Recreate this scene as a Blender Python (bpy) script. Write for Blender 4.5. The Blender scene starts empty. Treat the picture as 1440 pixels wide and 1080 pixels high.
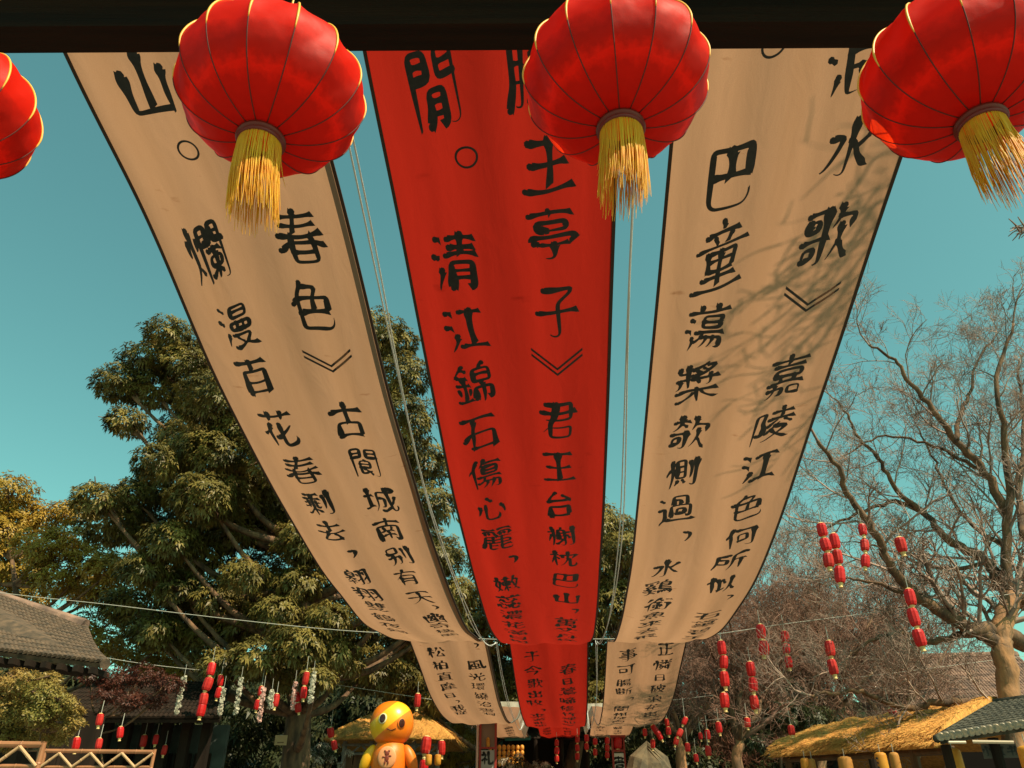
import bpy, math, random
import numpy as np
from mathutils import Vector, Matrix, Euler
R = math.radians
sc = bpy.context.scene
C = sc.collection
random.seed(7)
rng = np.random.default_rng(11)
# ------------------------------------------------------------------ camera, sky, sun
CAM_H = 1.6
cd = bpy.data.cameras.new('camera'); cam = bpy.data.objects.new('camera', cd); C.objects.link(cam)
cam.location = (0, 0, CAM_H); cam.rotation_euler = (R(90 + 30), 0, 0)
cd.sensor_width = 36; cd.lens = 27.02; cd.clip_end = 2000; cd.clip_start = .05
sc.camera = cam
SUN_AZ, SUN_EL = 130, 51          # clockwise from the view direction
w = bpy.data.worlds.new('World'); sc.world = w; w.use_nodes = True
nt = w.node_tree; nt.nodes.clear()
sky = nt.nodes.new('ShaderNodeTexSky'); sky.sky_type = 'NISHITA'; sky.sun_disc = False
sky.sun_elevation = R(SUN_EL); sky.sun_rotation = R(SUN_AZ)
sky.air_density = 1.0; sky.dust_density = 1.3; sky.ozone_density = 1.0
mul = nt.nodes.new('ShaderNodeMix'); mul.data_type = 'RGBA'; mul.blend_type = 'MULTIPLY'
mul.inputs[0].default_value = 1; mul.inputs[7].default_value = (.68, 1.22, .73, 1)
bg = nt.nodes.new('ShaderNodeBackground'); bg.inputs[1].default_value = .130
wo = nt.nodes.new('ShaderNodeOutputWorld')
nt.links.new(sky.outputs[0], mul.inputs[6]); nt.links.new(mul.outputs[2], bg.inputs[0]); nt.links.new(bg.outputs[0], wo.inputs[0])
sl = bpy.data.lights.new('sun', 'SUN'); sl.energy = 4.9; sl.angle = R(.5); sl.color = (1, .85, .62)
so = bpy.data.objects.new('sun', sl); C.objects.link(so)
sd = Vector((math.sin(R(SUN_AZ)) * math.cos(R(SUN_EL)), math.cos(R(SUN_AZ)) * math.cos(R(SUN_EL)), math.sin(R(SUN_EL))))
so.rotation_euler = sd.to_track_quat('Z', 'Y').to_euler(); so.location = sd * 60
sc.view_settings.view_transform = 'Standard'; sc.view_settings.look = 'None'
sc.view_settings.exposure = .46; sc.view_settings.gamma = 1; sc.view_settings.use_curve_mapping = False
sc.render.engine = 'CYCLES'; sc.cycles.max_bounces = 6; sc.cycles.use_denoising = True
# ------------------------------------------------------------------ helpers
F = 1081.0
def ray(px, py):
    yc = (540 - py) / F
    return np.array([(px - 720) / F, math.cos(R(30)) - yc * math.sin(R(30)), math.sin(R(30)) + yc * math.cos(R(30))])
def P(px, py, Y):
    d = ray(px, py); p = d * (Y / d[1]); return Vector((p[0], p[1], p[2] + CAM_H))
def mpp(px, py, Y):            # metres per photo pixel at that point
    return Y / ray(px, py)[1] / F
YAW = R(3.835)
UX = Vector((math.sin(YAW), math.cos(YAW), 0)); VX = Vector((math.cos(YAW), -math.sin(YAW), 0))
def UV(u, v, z): p = UX * u + VX * v; return Vector((p.x, p.y, z + CAM_H))

def link(o, parent=None):
    C.objects.link(o)
    if parent is not None: o.parent = parent
    return o
def tag(o, label=None, cat=None, group=None, kind=None):
    if label: o['label'] = label
    if cat: o['category'] = cat
    if group: o['group'] = group
    if kind: o['kind'] = kind
    return o
def thing(name, label, cat, loc=(0, 0, 0), rz=0, group=None):
    o = bpy.data.objects.new(name, None); o.empty_display_size = .1; o.location = loc; o.rotation_euler = (0, 0, rz)
    C.objects.link(o); return tag(o, label, cat, group)
def copy_tree(o, parent=None):
    c = o.copy(); C.objects.link(c)
    if parent is not None: c.parent = parent
    for ch in list(o.children): copy_tree(ch, c)
    return c
class MB:
    def __init__(s): s.v = []; s.f = []; s.uv = None
    def add(s, vs, fs):
        n = len(s.v); s.v += [tuple(v) for v in vs]; s.f += [tuple(i + n for i in f) for f in fs]; return s
    def box(s, c, d, rot=None, taper=1.0):
        vs = []
        for z in (-1, 1):
            k = taper if z > 0 else 1
            for x, y in ((-1, -1), (1, -1), (1, 1), (-1, 1)):
                q = Vector((x * d[0] / 2 * k, y * d[1] / 2 * k, z * d[2] / 2))
                if rot is not None: q = rot @ q
                vs.append(q + Vector(c))
        return s.add(vs, [(3, 2, 1, 0), (4, 5, 6, 7), (0, 1, 5, 4), (1, 2, 6, 5), (2, 3, 7, 6), (3, 0, 4, 7)])
    def tube(s, pts, rad, n=8, cap=True):
        pts = [Vector(p) for p in pts]
        if not hasattr(rad, '__len__'): rad = [rad] * len(pts)
        vs = []; fs = []; prev = None
        for i, p in enumerate(pts):
            t = (pts[min(i + 1, len(pts) - 1)] - pts[max(i - 1, 0)])
            t = t.normalized() if t.length > 1e-9 else Vector((0, 0, 1))
            if prev is None:
                a = t.cross(Vector((0, 0, 1)))
                if a.length < .05: a = t.cross(Vector((1, 0, 0)))
            else: a = prev - t * prev.dot(t)
            a.normalize(); b = t.cross(a); prev = a
            for k in range(n):
                an = 2 * math.pi * k / n
                vs.append(p + (a * math.cos(an) + b * math.sin(an)) * rad[i])
        for i in range(len(pts) - 1):
            for k in range(n):
                fs.append((i * n + k, i * n + (k + 1) % n, (i + 1) * n + (k + 1) % n, (i + 1) * n + k))
        if cap: fs.append(tuple(range(n))[::-1]); fs.append(tuple((len(pts) - 1) * n + k for k in range(n)))
        return s.add(vs, fs)
    def lathe(s, prof, n=16, c=(0, 0, 0), cap=True):
        vs = []; fs = []
        for r, z in prof:
            for k in range(n):
                an = 2 * math.pi * k / n; vs.append((c[0] + r * math.cos(an), c[1] + r * math.sin(an), c[2] + z))
        for i in range(len(prof) - 1):
            for k in range(n):
                fs.append((i * n + k, i * n + (k + 1) % n, (i + 1) * n + (k + 1) % n, (i + 1) * n + k))
        if cap: fs.append(tuple(range(n))[::-1]); fs.append(tuple((len(prof) - 1) * n + k for k in range(n)))
        return s.add(vs, fs)
    def mesh(s, name, m, smooth=False):
        me = bpy.data.meshes.new(name); me.from_pydata(s.v, [], s.f); me.materials.append(m)
        if smooth: me.shade_smooth()
        return me
    def build(s, name, m, parent=None, smooth=False, loc=None, kind=None):
        o = bpy.data.objects.new(name, s.mesh(name, m, smooth)); link(o, parent)
        if loc is not None: o.location = loc
        if kind: o['kind'] = kind
        return o
def npmesh(name, V, Fq, m, parent=None, smooth=False, kind=None):
    """V (n,3), Fq (m,k) of equal-size faces"""
    me = bpy.data.meshes.new(name); k = Fq.shape[1]
    me.vertices.add(len(V)); me.vertices.foreach_set('co', V.astype(np.float32).ravel())
    me.loops.add(Fq.size); me.loops.foreach_set('vertex_index', Fq.astype(np.int32).ravel())
    me.polygons.add(len(Fq)); me.polygons.foreach_set('loop_start', np.arange(0, Fq.size, k, dtype=np.int32))
    me.update(calc_edges=True); me.validate(); me.materials.append(m)
    if smooth: me.shade_smooth()
    o = bpy.data.objects.new(name, me); link(o, parent)
    if kind: o['kind'] = kind
    return o
def smoothpath(pts, k=4):
    pts = [Vector(p) for p in pts]; out = []
    for i in range(len(pts) - 1):
        a = pts[max(i - 1, 0)]; b = pts[i]; c = pts[i + 1]; d = pts[min(i + 2, len(pts) - 1)]
        for j in range(k):
            t = j / k
            out.append(.5 * ((2 * b) + (c - a) * t + (2 * a - 5 * b + 4 * c - d) * t * t + (3 * b - a - 3 * c + d) * t ** 3))
    return out + [pts[-1]]
# ------------------------------------------------------------------ materials
def mat(name, col, rough=.7, col2=None, scale=8.0, bump=0, bscale=40.0, trans=0, tcol=None, metal=0, spec=.5, stretch=None, detail=4, lo=.35, hi=.65, sheen=0, coords='Object', emit=None):
    m = bpy.data.materials.new(name); m.use_nodes = True; n = m.node_tree; N = n.nodes; L = n.links
    b = N['Principled BSDF']; out = N['Material Output']
    b.inputs['Base Color'].default_value = (*col, 1); b.inputs['Roughness'].default_value = rough
    b.inputs['Metallic'].default_value = metal; b.inputs['Specular IOR Level'].default_value = spec
    if sheen: b.inputs['Sheen Weight'].default_value = sheen
    tc = N.new('ShaderNodeTexCoord'); mp = N.new('ShaderNodeMapping'); L.new(tc.outputs[coords], mp.inputs[0])
    if stretch: mp.inputs['Scale'].default_value = stretch
    colout = None
    if col2 is not None:
        t = N.new('ShaderNodeTexNoise'); t.inputs['Scale'].default_value = scale; t.inputs['Detail'].default_value = detail
        L.new(mp.outputs[0], t.inputs[0])
        r = N.new('ShaderNodeValToRGB'); r.color_ramp.elements[0].position = lo; r.color_ramp.elements[1].position = hi
        r.color_ramp.elements[0].color = (*col, 1); r.color_ramp.elements[1].color = (*col2, 1)
        L.new(t.outputs['Fac'], r.inputs[0]); L.new(r.outputs[0], b.inputs['Base Color']); colout = r.outputs[0]
    if bump:
        t2 = N.new('ShaderNodeTexNoise'); t2.inputs['Scale'].default_value = bscale; t2.inputs['Detail'].default_value = 3
        L.new(mp.outputs[0], t2.inputs[0])
        bp = N.new('ShaderNodeBump'); bp.inputs['Strength'].default_value = bump; bp.inputs['Distance'].default_value = .02
        L.new(t2.outputs['Fac'], bp.inputs['Height']); L.new(bp.outputs[0], b.inputs['Normal'])
    if trans:
        tr = N.new('ShaderNodeBsdfTranslucent'); tr.inputs[0].default_value = (*(tcol or col), 1)
        if colout is not None and tcol is None: L.new(colout, tr.inputs[0])
        mx = N.new('ShaderNodeMixShader'); mx.inputs[0].default_value = trans
        L.new(b.outputs[0], mx.inputs[1]); L.new(tr.outputs[0], mx.inputs[2]); L.new(mx.outputs[0], out.inputs[0])
    if emit:
        b.inputs['Emission Color'].default_value = (*emit[0], 1); b.inputs['Emission Strength'].default_value = emit[1]
    return m
# brush strokes of each written character: lists of x, y, x, y .. on a 90 x 90 square
GLYPH = {
19976: [(21,52,31,31,38,24,44,19,58,12,70,8,75,8,80,10),(10,62,76,62),(52,77,51,48,47,33,43,25,35,18,25,12,13,8,7,10)],
20013: [(43,78,43,8),(12,30,12,64,73,64,74,34),(12,35,71,35,74,34)],
20025: [(8,42,78,42),(10,10,17,22,19,30,21,44,21,75,66,75,66,10,61,7,51,7,47,10),(35,64,38,63,47,55)],
20070: [(9,41,76,41,76,27,73,17,68,15,58,16),(15,64,65,64,65,42),(39,78,39,7),(66,75,77,68)],
20107: [(7,31,79,31),(43,78,43,11,40,7,30,7),(16,42,69,42,70,20,15,20),(9,73,77,73),(43,52,20,52,19,53,19,62,68,62,68,53,67,52,43,52)],
20110: [(15,73,71,73),(44,73,43,10,39,8,28,8,24,11),(8,45,77,45)],
20141: [(20,29,66,29),(44,29,44,9,40,7,30,7,29,8),(39,80,43,78,44,73),(8,72,78,72),(10,30,10,40,76,40,76,30),(33,50,21,51,21,62,65,62,66,61,66,51,65,50,33,50)],
20154: [(43,78,43,56,46,53,53,34,61,22,68,15,76,10,78,10),(43,56,40,54,37,43,32,31,24,20,12,10,4,10)],
20170: [(6,51,11,51,15,53,29,62,40,75,44,76,57,64,72,53,75,51,80,52),(17,37,65,37,63,30,45,8),(39,56,48,48)],
20185: [(55,77,55,12),(34,58,34,12,75,12),(25,78,19,65,17,56,18,54,18,7),(17,56,12,54,8,48,7,43),(75,59,75,7)],
20284: [(22,78,16,58,17,54,17,7),(67,34,70,31,79,11),(46,71,55,50),(34,73,34,21,32,12),(34,21,41,23,52,30),(71,76,67,34,65,33,62,25,58,17,50,10),(16,56,10,53,6,47,6,43)],
20309: [(33,71,79,71),(17,56,12,53,8,48,8,44),(25,78,19,65,17,56,19,55,19,7),(35,29,56,30,56,52,35,53,35,24),(73,70,72,10,69,8,58,7,54,10)],
20358: [(43,37,49,35,58,24,66,18,75,13,80,14),(10,67,76,67),(43,78,43,8),(64,59,62,48,60,47,55,39),(62,48,67,46,76,38),(24,58,21,48,19,47,14,39),(6,13,10,12,17,16,26,23,37,35,43,37),(21,48,30,42)],
20462: [(26,80,22,78,17,66,16,56,17,54,17,7),(29,45,39,44,51,48,57,52,62,52,63,50,74,45,78,44,82,46),(45,66,57,52),(41,22,46,21,53,23,71,33),(37,10,39,8,51,10,66,15,76,23,79,24),(50,79,48,71,46,70,45,66,43,65,37,58,33,58,29,55,29,21),(48,71,74,70,73,64,63,55,62,52),(16,56,11,53,6,47,6,42),(43,33,49,34,60,41,65,42)],
20596: [(22,78,16,58,17,54,17,7),(76,78,76,10,74,7,68,7,64,10),(31,58,50,58),(34,19,28,9),(62,70,62,26),(31,43,50,43),(16,56,10,53,6,47,6,43),(46,20,48,18,52,11),(31,58,31,28,50,27,50,74,31,74,31,58)],
20663: [(39,55,71,55),(39,63,70,64,71,62,71,47,70,46,39,46,39,63),(41,79,44,80,41,79),(26,21,29,20,37,27,40,28,48,26,76,27,75,16,72,7,64,7,61,8),(25,78,18,64,16,56,17,54,17,7),(48,26,48,22,44,17,35,10,33,9),(35,66,39,63),(42,37,40,28),(16,56,11,54,6,47,6,44),(39,73,41,72,78,72),(64,27,61,19,51,7),(28,37,79,37),(41,79,40,79,39,73,37,71,35,66,30,61)],
20809: [(17,74,24,59),(53,46,53,15,55,8,58,7,75,8,77,10,79,17,77,23),(8,47,78,47),(31,46,30,33,26,21,20,14,14,10,10,8,6,10),(43,78,43,47),(70,75,62,58)],
20986: [(73,35,73,8),(13,36,14,12,73,12),(43,78,43,12),(17,71,17,48,69,48,70,70)],
21035: [(41,38,38,11,36,8,28,8),(8,38,41,38),(41,38,43,40,41,38),(23,46,22,30,17,17,10,9,8,8,4,8),(75,77,75,12,74,8,70,7,62,7,59,10),(57,68,57,28),(11,60,12,53,39,53,39,75,11,75,11,60)],
21040: [(24,73,22,68,16,58,16,56,17,54),(10,74,47,74),(12,35,46,35),(10,12,29,16,47,19),(36,65,41,60,42,55,46,51),(17,54,19,55,17,56,17,54),(75,77,75,14,73,10,64,9,62,10),(17,54,20,52,42,55),(58,71,58,26),(29,43,29,16)],
21069: [(14,8,14,52,38,52,38,10,35,7,29,7,25,10),(14,39,38,39),(8,66,77,66),(64,79,60,72,58,66),(14,25,38,25),(55,51,55,23),(72,53,72,12,70,8,61,8),(23,79,28,72,28,66)],
21097: [(40,55,41,34,44,33,51,34,53,38),(62,69,62,28),(7,12,10,11,25,27,30,29),(30,75,30,8),(75,78,75,12,74,8,70,7,65,7,61,10),(20,55,20,33),(11,74,30,75,45,78,50,77),(9,37,20,38),(8,62,52,62),(40,47,50,50),(10,49,20,49),(30,29,37,28,50,17)],
21213: [(71,31,76,36,81,36),(65,50,66,45,76,36),(71,31,70,15,69,10,67,8,58,8),(38,35,42,31,71,31),(57,79,56,68,52,53,47,48,46,44,38,35),(40,77,45,71),(39,64,75,64),(72,76,68,70,68,64),(28,37,28,39,28,37),(12,39,25,39,30,35,35,34,38,35),(36,50,79,50),(50,50,48,50,50,50),(7,8,11,21,12,31,12,75,28,75,28,10,26,8,21,7,19,8),(55,40,52,25,48,16,39,8,33,9),(12,57,28,57)],
21335: [(14,8,14,56,73,55,73,11,71,7,61,7,58,8),(26,37,60,37),(31,48,34,44,33,37),(25,23,62,23),(9,70,78,70),(43,37,43,9),(55,48,51,37),(43,78,43,56)],
21435: [(8,43,78,43),(43,79,43,43),(54,33,57,32,61,28,65,21,67,16,70,14,73,10),(35,43,34,37,20,17,19,12,26,12,65,15,67,16),(16,65,71,65)],
21476: [(8,64,78,64),(17,11,18,39,68,39,68,11),(43,78,43,39),(17,11,20,12,66,12,68,11)],
21487: [(17,29,46,29,46,53,17,54,17,22),(67,73,67,11,64,8,52,7,48,10),(9,73,78,73)],
21488: [(19,7,19,37,66,37,66,11),(17,52,57,53,68,55),(55,69,65,60,68,55,72,52,74,49,74,46),(37,78,20,58,17,52),(19,12,64,12,66,11)],
21531: [(8,61,78,61),(31,46,33,46,31,46),(39,75,38,64,35,58,33,48,28,43,25,36,26,11,70,11,70,31,21,31,15,25,10,22),(17,75,68,75,69,74,69,46,16,46)],
21884: [(46,71,45,65,47,60),(56,46,56,7),(37,71,76,71),(35,46,36,53,76,53,77,46),(66,71,68,65,64,53),(55,79,56,71),(10,30,25,30,25,71,10,71,10,22),(39,16,39,38,73,38,73,17,71,16,65,17)],
22025: [(15,64,72,64),(43,78,43,64),(23,31,23,24,20,15,17,12,10,7,5,8),(10,21,38,21,38,14,37,9,33,7,26,8),(58,39,61,40,58,39),(30,43,30,38,31,36,30,32),(9,74,77,74),(9,32,76,32),(56,43,56,39,58,39,56,38,56,33),(31,36,34,36,31,36),(73,9,50,9,50,22,73,23,73,9),(30,43,19,43,18,44,19,55,68,55,69,53,69,44,68,43,30,43)],
22320: [(8,22,17,26,19,28,29,31),(18,78,19,28),(7,58,28,58),(29,47,31,46,37,47,44,51,55,55,61,58,75,62,75,33,73,30,68,29),(40,71,40,16,41,12,47,9,75,10,77,11,79,16,79,20,77,22),(57,79,57,26)],
22478: [(76,50,69,31,65,30),(8,58,25,58),(66,79,69,79,75,73,75,66,35,66,34,26,31,16,27,8),(60,79,61,53,63,34,64,31,65,30,65,21,66,20,70,11,72,9,75,8,78,10,80,15,80,20,78,24),(45,9,51,9,61,20,65,21),(8,20,16,22,17,25,26,26),(17,78,17,25),(35,49,51,48,50,22,47,21,42,21)],
22812: [(26,70,26,62,21,52,19,44,20,43,20,7),(51,63,54,65,51,63),(9,70,77,70),(48,55,73,54,71,44,62,29,50,17,34,8,28,10),(40,42,52,24,61,17,74,9,82,10),(42,79,44,70),(49,70,49,64,51,63,48,55,45,53,40,47,40,42,36,41,31,36),(8,35,14,43,19,44),(52,45,57,40)],
22825: [(10,46,40,46,43,44,45,46,76,46),(42,72,43,44,40,40,37,31,30,22,24,17,16,11,10,9),(43,44,53,26,61,18,73,10,75,9,80,10),(13,72,73,72)],
22855: [(9,54,16,52,26,55,33,58,38,64,40,65),(40,65,70,53,74,54),(47,82,43,79,43,74,40,71,40,65),(12,71,74,71),(8,46,78,46),(66,46,66,9,58,7,51,8),(17,16,44,16,45,32,44,33,17,33,17,12)],
23273: [(31,70,53,70),(42,30,47,29,53,21),(42,79,42,7),(65,78,61,51,58,50,57,46,52,46),(8,62,24,62,24,55,21,35,18,27,18,21,7,8),(18,21,22,19,23,13),(16,79,9,35,15,28,18,27),(64,64,76,64,76,58,72,35,69,31,69,22,66,21,62,15),(61,51,64,50,66,33,69,31),(69,22,71,21,78,10),(42,30,37,27,30,12),(52,46,52,39,33,39,32,57,52,58,52,46)],
23376: [(17,73,63,73,65,72,63,67,44,56,43,53,43,10,38,7,28,7,24,10),(8,41,78,41)],
23478: [(10,28,14,27,24,31,42,41),(38,50,41,46,42,41,44,40,48,35,49,20,48,14,44,8,40,7,33,8),(8,14,11,12,15,13,31,20,43,28,48,29),(48,35,57,37,59,41,69,48),(42,78,43,72),(11,60,11,71,43,72,75,71,75,61),(12,41,26,46,33,50,38,50),(40,57,38,50),(21,57,65,57),(57,37,65,22,76,12,80,13)],
23565: [(8,61,45,61,50,56,78,56),(20,79,20,61),(8,11,44,16),(26,43,26,14),(32,79,32,61),(32,68,38,68,43,75,46,76),(13,29,40,29),(70,78,70,10,69,8,66,7,58,8),(10,76,15,69,20,69),(14,55,17,53,20,50,19,43),(51,44,53,43,59,29),(11,43,42,43),(37,54,33,43)],
23567: [(20,58,16,40,8,27),(43,77,43,11,42,8,38,7,29,7,27,9),(65,57,73,43,79,26)],
23665: [(73,61,73,8),(13,61,14,14,73,14),(43,78,43,14)],
23792: [(58,43,58,7),(39,17,77,17),(48,68,56,56,64,51,75,46,80,47),(52,73,70,73,69,66,61,57,52,51,39,44,35,46),(52,78,52,73,49,72,48,68,44,66,38,61),(20,78,20,19),(42,38,74,38),(43,28,74,28),(9,65,9,19,17,19,30,20,30,65)],
24030: [(13,58,8,42,4,39),(24,77,22,35,19,22,10,10,10,5),(33,57,38,40),(48,75,48,13),(73,77,73,9),(57,57,64,43,62,38)],
24052: [(70,43,69,74,15,74,15,16,19,11,24,9,68,9,73,11,75,14,77,21,75,25),(15,44,68,44,70,43),(42,74,42,44)],
24189: [(66,56,52,30,55,27,68,29),(65,40,70,24,75,24),(33,39,37,24),(11,70,11,14,75,14),(43,78,43,14),(59,71,51,50,62,50),(27,70,26,65,20,53,19,49,30,49),(34,57,34,55,21,30,20,26,35,28),(75,69,75,8)],
24478: [(24,61,19,53,18,48,19,7),(42,65,45,65,51,58),(10,43,18,48),(8,64,15,69,22,78),(48,81,44,79,42,65,39,64,33,52),(39,39,38,24,36,22,30,10),(38,24,42,22,44,17,51,11,56,11,56,9,62,8,77,8),(68,79,65,65,62,64,55,52,56,11),(56,31,75,31),(65,65,68,64,78,52)],
24489: [(32,7,45,10,52,13,53,15,59,15,60,13,65,11,75,8,82,10),(45,29,70,30,69,25,63,19,60,18,59,15),(43,79,41,71,38,69,36,64,33,61,24,61,19,53,18,48,19,7),(40,50,73,50),(40,60,72,60,73,41,71,40,41,40,40,41,40,60),(10,43,18,48),(41,71,78,71),(29,61,28,62,30,61,30,60,29,61),(45,29,45,24,52,18,53,15),(8,64,15,69,22,78),(28,21,33,21,38,26,43,28,44,30,46,30,45,29,48,39),(36,64,40,60)],
24515: [(34,75,49,64),(29,55,29,19,29,13,31,10,36,8,56,8,60,10,63,16,64,21,64,25,61,28),(15,48,9,22),(70,50,78,25)],
24847: [(10,60,76,60),(58,73,57,60),(29,73,28,67,30,60),(14,73,73,73),(8,10,11,10,17,20,21,22),(43,79,44,74),(40,30,40,25,49,20),(67,22,75,12),(20,40,67,40),(29,20,29,11,31,8,56,8,58,11,59,15),(40,30,21,30,20,31,20,50,66,50,67,31,66,30,40,30)],
24976: [(17,79,17,7),(70,43,70,7),(61,62,64,57,71,52,77,50,79,50),(56,78,56,65,54,62,56,60,56,47),(30,48,33,48,38,50,54,62),(34,64,50,64,54,62,61,62,62,64,78,64),(74,78,66,69),(58,38,77,38),(38,78,43,71),(24,65,27,56),(58,31,58,20,79,20),(39,43,38,37,36,37,30,29),(38,37,50,37,48,29,46,24,42,21,41,16,31,8,28,8),(37,26,42,21),(9,63,7,46)],
25105: [(8,54,77,54),(8,72,27,73,28,75,37,77,42,76),(37,12,40,12,55,22,58,23),(52,78,53,47,57,30,58,29,58,23,65,12,71,7,76,8,77,10,79,17,79,21),(27,73,26,10,22,7,15,7,11,10),(65,76,74,66),(6,31,11,30,23,32,42,37,45,40),(72,43,65,33,62,30,58,29)],
25152: [(78,76,74,77,50,71,49,35,46,19,40,9),(37,76,12,71,12,38,10,17,7,10,8,6),(49,50,79,50),(69,50,69,7),(12,58,34,58,35,38,12,38)],
25705: [(50,38,50,11,48,7,37,6,34,8),(26,38,50,38,65,41,70,40),(24,29,75,29),(21,48,34,58),(8,7,7,10,11,20,12,35,12,73,78,73),(34,66,34,46),(34,58,44,51),(65,66,65,47),(45,79,46,79,47,73),(20,19,79,19),(53,61,63,61,65,58,68,61,78,61),(65,58,69,56,77,48,82,48),(22,61,33,61,34,58,37,61,46,61),(51,48,55,50,65,58)],
26001: [(8,47,24,47),(53,10,78,10),(56,73,78,73),(30,63,48,63,48,58,45,42,42,38,42,29,39,27,35,17,28,9),(7,17,26,22),(36,79,39,78,42,70),(57,43,76,43),(31,53,33,52,39,40,42,38),(7,73,25,73),(16,73,17,20),(67,73,67,10),(42,29,45,28,48,20)],
26039: [(40,78,36,68,42,68),(46,71,44,69,42,68,37,57,44,57,47,59),(40,42,36,31,42,31),(46,36,37,24,37,21,46,21,44,25),(20,58,17,56,20,58,22,58,22,57,28,58),(57,52,79,52),(77,78,74,78,57,71,56,31,52,8),(71,52,71,7),(47,59,46,61,47,59),(28,35,20,24,19,20,28,21),(23,42,18,31),(28,71,26,68,24,67,23,68,24,64,21,62,20,58),(23,68,21,68,23,68),(18,31,24,31),(23,80,23,76,20,72,23,68),(10,76,10,14,44,13),(10,49,47,49),(28,58,26,61,28,61,28,57,29,56,29,55,28,58)],
26085: [(19,9,19,73,67,73,68,9),(19,14,68,14),(19,44,68,44)],
26149: [(13,72,73,72),(15,61,71,61),(28,48,24,34,24,10,62,10,62,37,58,48),(8,48,78,48),(4,29,10,29,18,35,24,37,62,37,69,34,76,29,80,30),(42,79,42,74,39,70,39,64,35,58,33,49),(24,24,62,24)],
26356: [(17,48,71,48),(10,74,77,74),(6,10,12,8,26,12,29,14,31,17,35,17),(43,74,43,37,42,28,37,21,35,17),(21,28,31,17),(35,17,38,14,42,12,62,8,77,8,82,11),(71,48,71,34,17,35,17,62,70,62,71,61,71,48)],
26360: [(43,79,43,37),(17,74,66,74,67,56,66,55,16,55),(14,46,73,46),(20,19,68,19),(8,65,78,65),(8,37,78,37),(20,9,68,9,68,26,66,28,21,28,20,27,20,9)],
26377: [(24,48,25,47,25,7),(25,24,67,24),(26,53,67,52,66,9,62,7,55,7,52,9),(36,79,34,70,30,65,24,48,19,47,10,38),(9,68,76,68),(25,38,67,38)],
26494: [(8,61,31,61),(65,76,70,62,77,50,76,48),(55,50,51,35,43,19,42,12,73,15),(67,30,76,11),(20,49,26,48,31,39,31,35),(20,49,15,45,7,23),(21,78,21,7),(49,75,45,61,38,48)],
26517: [(38,51,38,62,76,62,76,51),(55,78,54,48,51,36,43,21,38,14,31,8),(8,62,30,62),(19,50,19,48,19,50,14,46,11,36,7,28,7,22),(20,78,20,7),(54,48,58,47,60,46,60,10,64,8,76,8,78,10,79,15,78,22),(19,50,22,51,25,50,29,42,29,39)],
26575: [(40,7,40,64,74,63,74,11),(40,12,72,12,74,11),(56,78,54,64),(8,62,29,62),(19,79,19,53,18,47,14,44,7,28,7,22),(18,47,19,46,19,7),(40,38,74,38),(19,53,25,50,29,42,29,39)],
26799: [(56,65,55,33,56,7),(70,79,66,70,66,66),(44,78,47,71,47,65),(19,50,21,52,25,50,30,42,29,39),(20,79,19,48,19,50,20,47,20,7),(8,62,29,62),(37,65,66,66,75,65,75,50,39,50,38,35,53,35,55,33,58,35,78,35,77,21,75,16,69,14,66,17),(32,13,35,13,43,19,55,33),(19,50,15,46,12,37,7,28,7,22)],
27053: [(17,79,17,7),(42,78,41,70),(58,48,61,45,64,34),(58,60,79,60),(16,50,16,48,16,50,12,46,9,35,6,29,6,25),(34,58,51,58),(34,47,51,47),(16,50,19,52,21,51,25,44),(74,78,74,10,72,8,68,7,62,9),(34,35,34,70,51,69,51,35,48,33,51,31,51,11,49,8,44,7,39,10),(8,62,25,62),(28,14,34,17,48,33),(29,35,45,35,48,33)],
27123: [(12,76,12,65,27,65),(34,70,38,70,49,75,55,76,55,80,59,81),(66,58,66,40,64,38,58,38),(35,52,80,52),(27,78,27,37),(50,28,51,24,60,17,74,10,77,10,82,11),(35,58,43,58,56,62,70,71,71,75,56,75,55,76),(43,33,43,7),(52,70,58,67,59,65),(14,53,14,46,11,38,8,36,4,36),(8,53,27,53),(42,66,47,65,49,61),(8,28,35,28,37,27,78,28),(6,10,11,9,25,16,33,21,37,27),(44,52,44,47,49,43)],
27155: [(18,50,14,46,11,35,7,28,7,22),(18,50,21,50,25,47,28,41,28,38),(9,62,26,62),(50,38,49,31,44,26,42,19,52,16,54,14),(19,79,19,7),(32,29,79,29),(46,28,44,28,46,28),(34,66,74,66),(31,8,36,7,45,8,53,11,54,14,62,14,64,12,75,8),(56,79,56,39),(68,28,68,24,63,17,62,14),(50,38,55,39,74,38,75,39,75,47,75,48,37,48,37,39,38,38,50,38),(38,66,39,57,74,57,74,66,73,74,39,74,38,66)],
27449: [(26,79,24,64,22,64,20,60,15,55,10,52,6,53),(54,66,78,65,75,48),(7,45,43,45),(9,70,41,70),(55,80,54,66,52,64,47,51),(11,20,26,20,26,34,11,35,11,20),(61,55,61,34,59,33,55,21,48,11),(61,34,64,32,70,19,78,9),(38,45,37,10,35,7,28,7,25,10),(24,64,29,62,37,56)],
27468: [(38,75,38,10,37,7,30,7),(63,33,66,31,70,20,75,14,79,9,82,9),(62,55,63,33,60,31,55,19,49,10),(56,78,55,66,48,51),(8,75,44,75),(7,41,46,41),(55,66,78,65,78,60,75,51,76,47),(11,17,26,17,27,30,11,31,11,17),(13,65,12,64,12,52,27,52,26,65,13,65)],
27491: [(12,73,75,73),(45,72,45,11),(45,44,71,44),(20,51,20,11),(8,11,78,11)],
27492: [(8,9,28,12,30,14,43,15),(53,78,53,14,57,10,76,11,78,14,79,19,79,23,77,27),(15,61,15,11),(30,78,30,14),(53,48,59,49,75,58),(30,53,42,53)],
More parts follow.
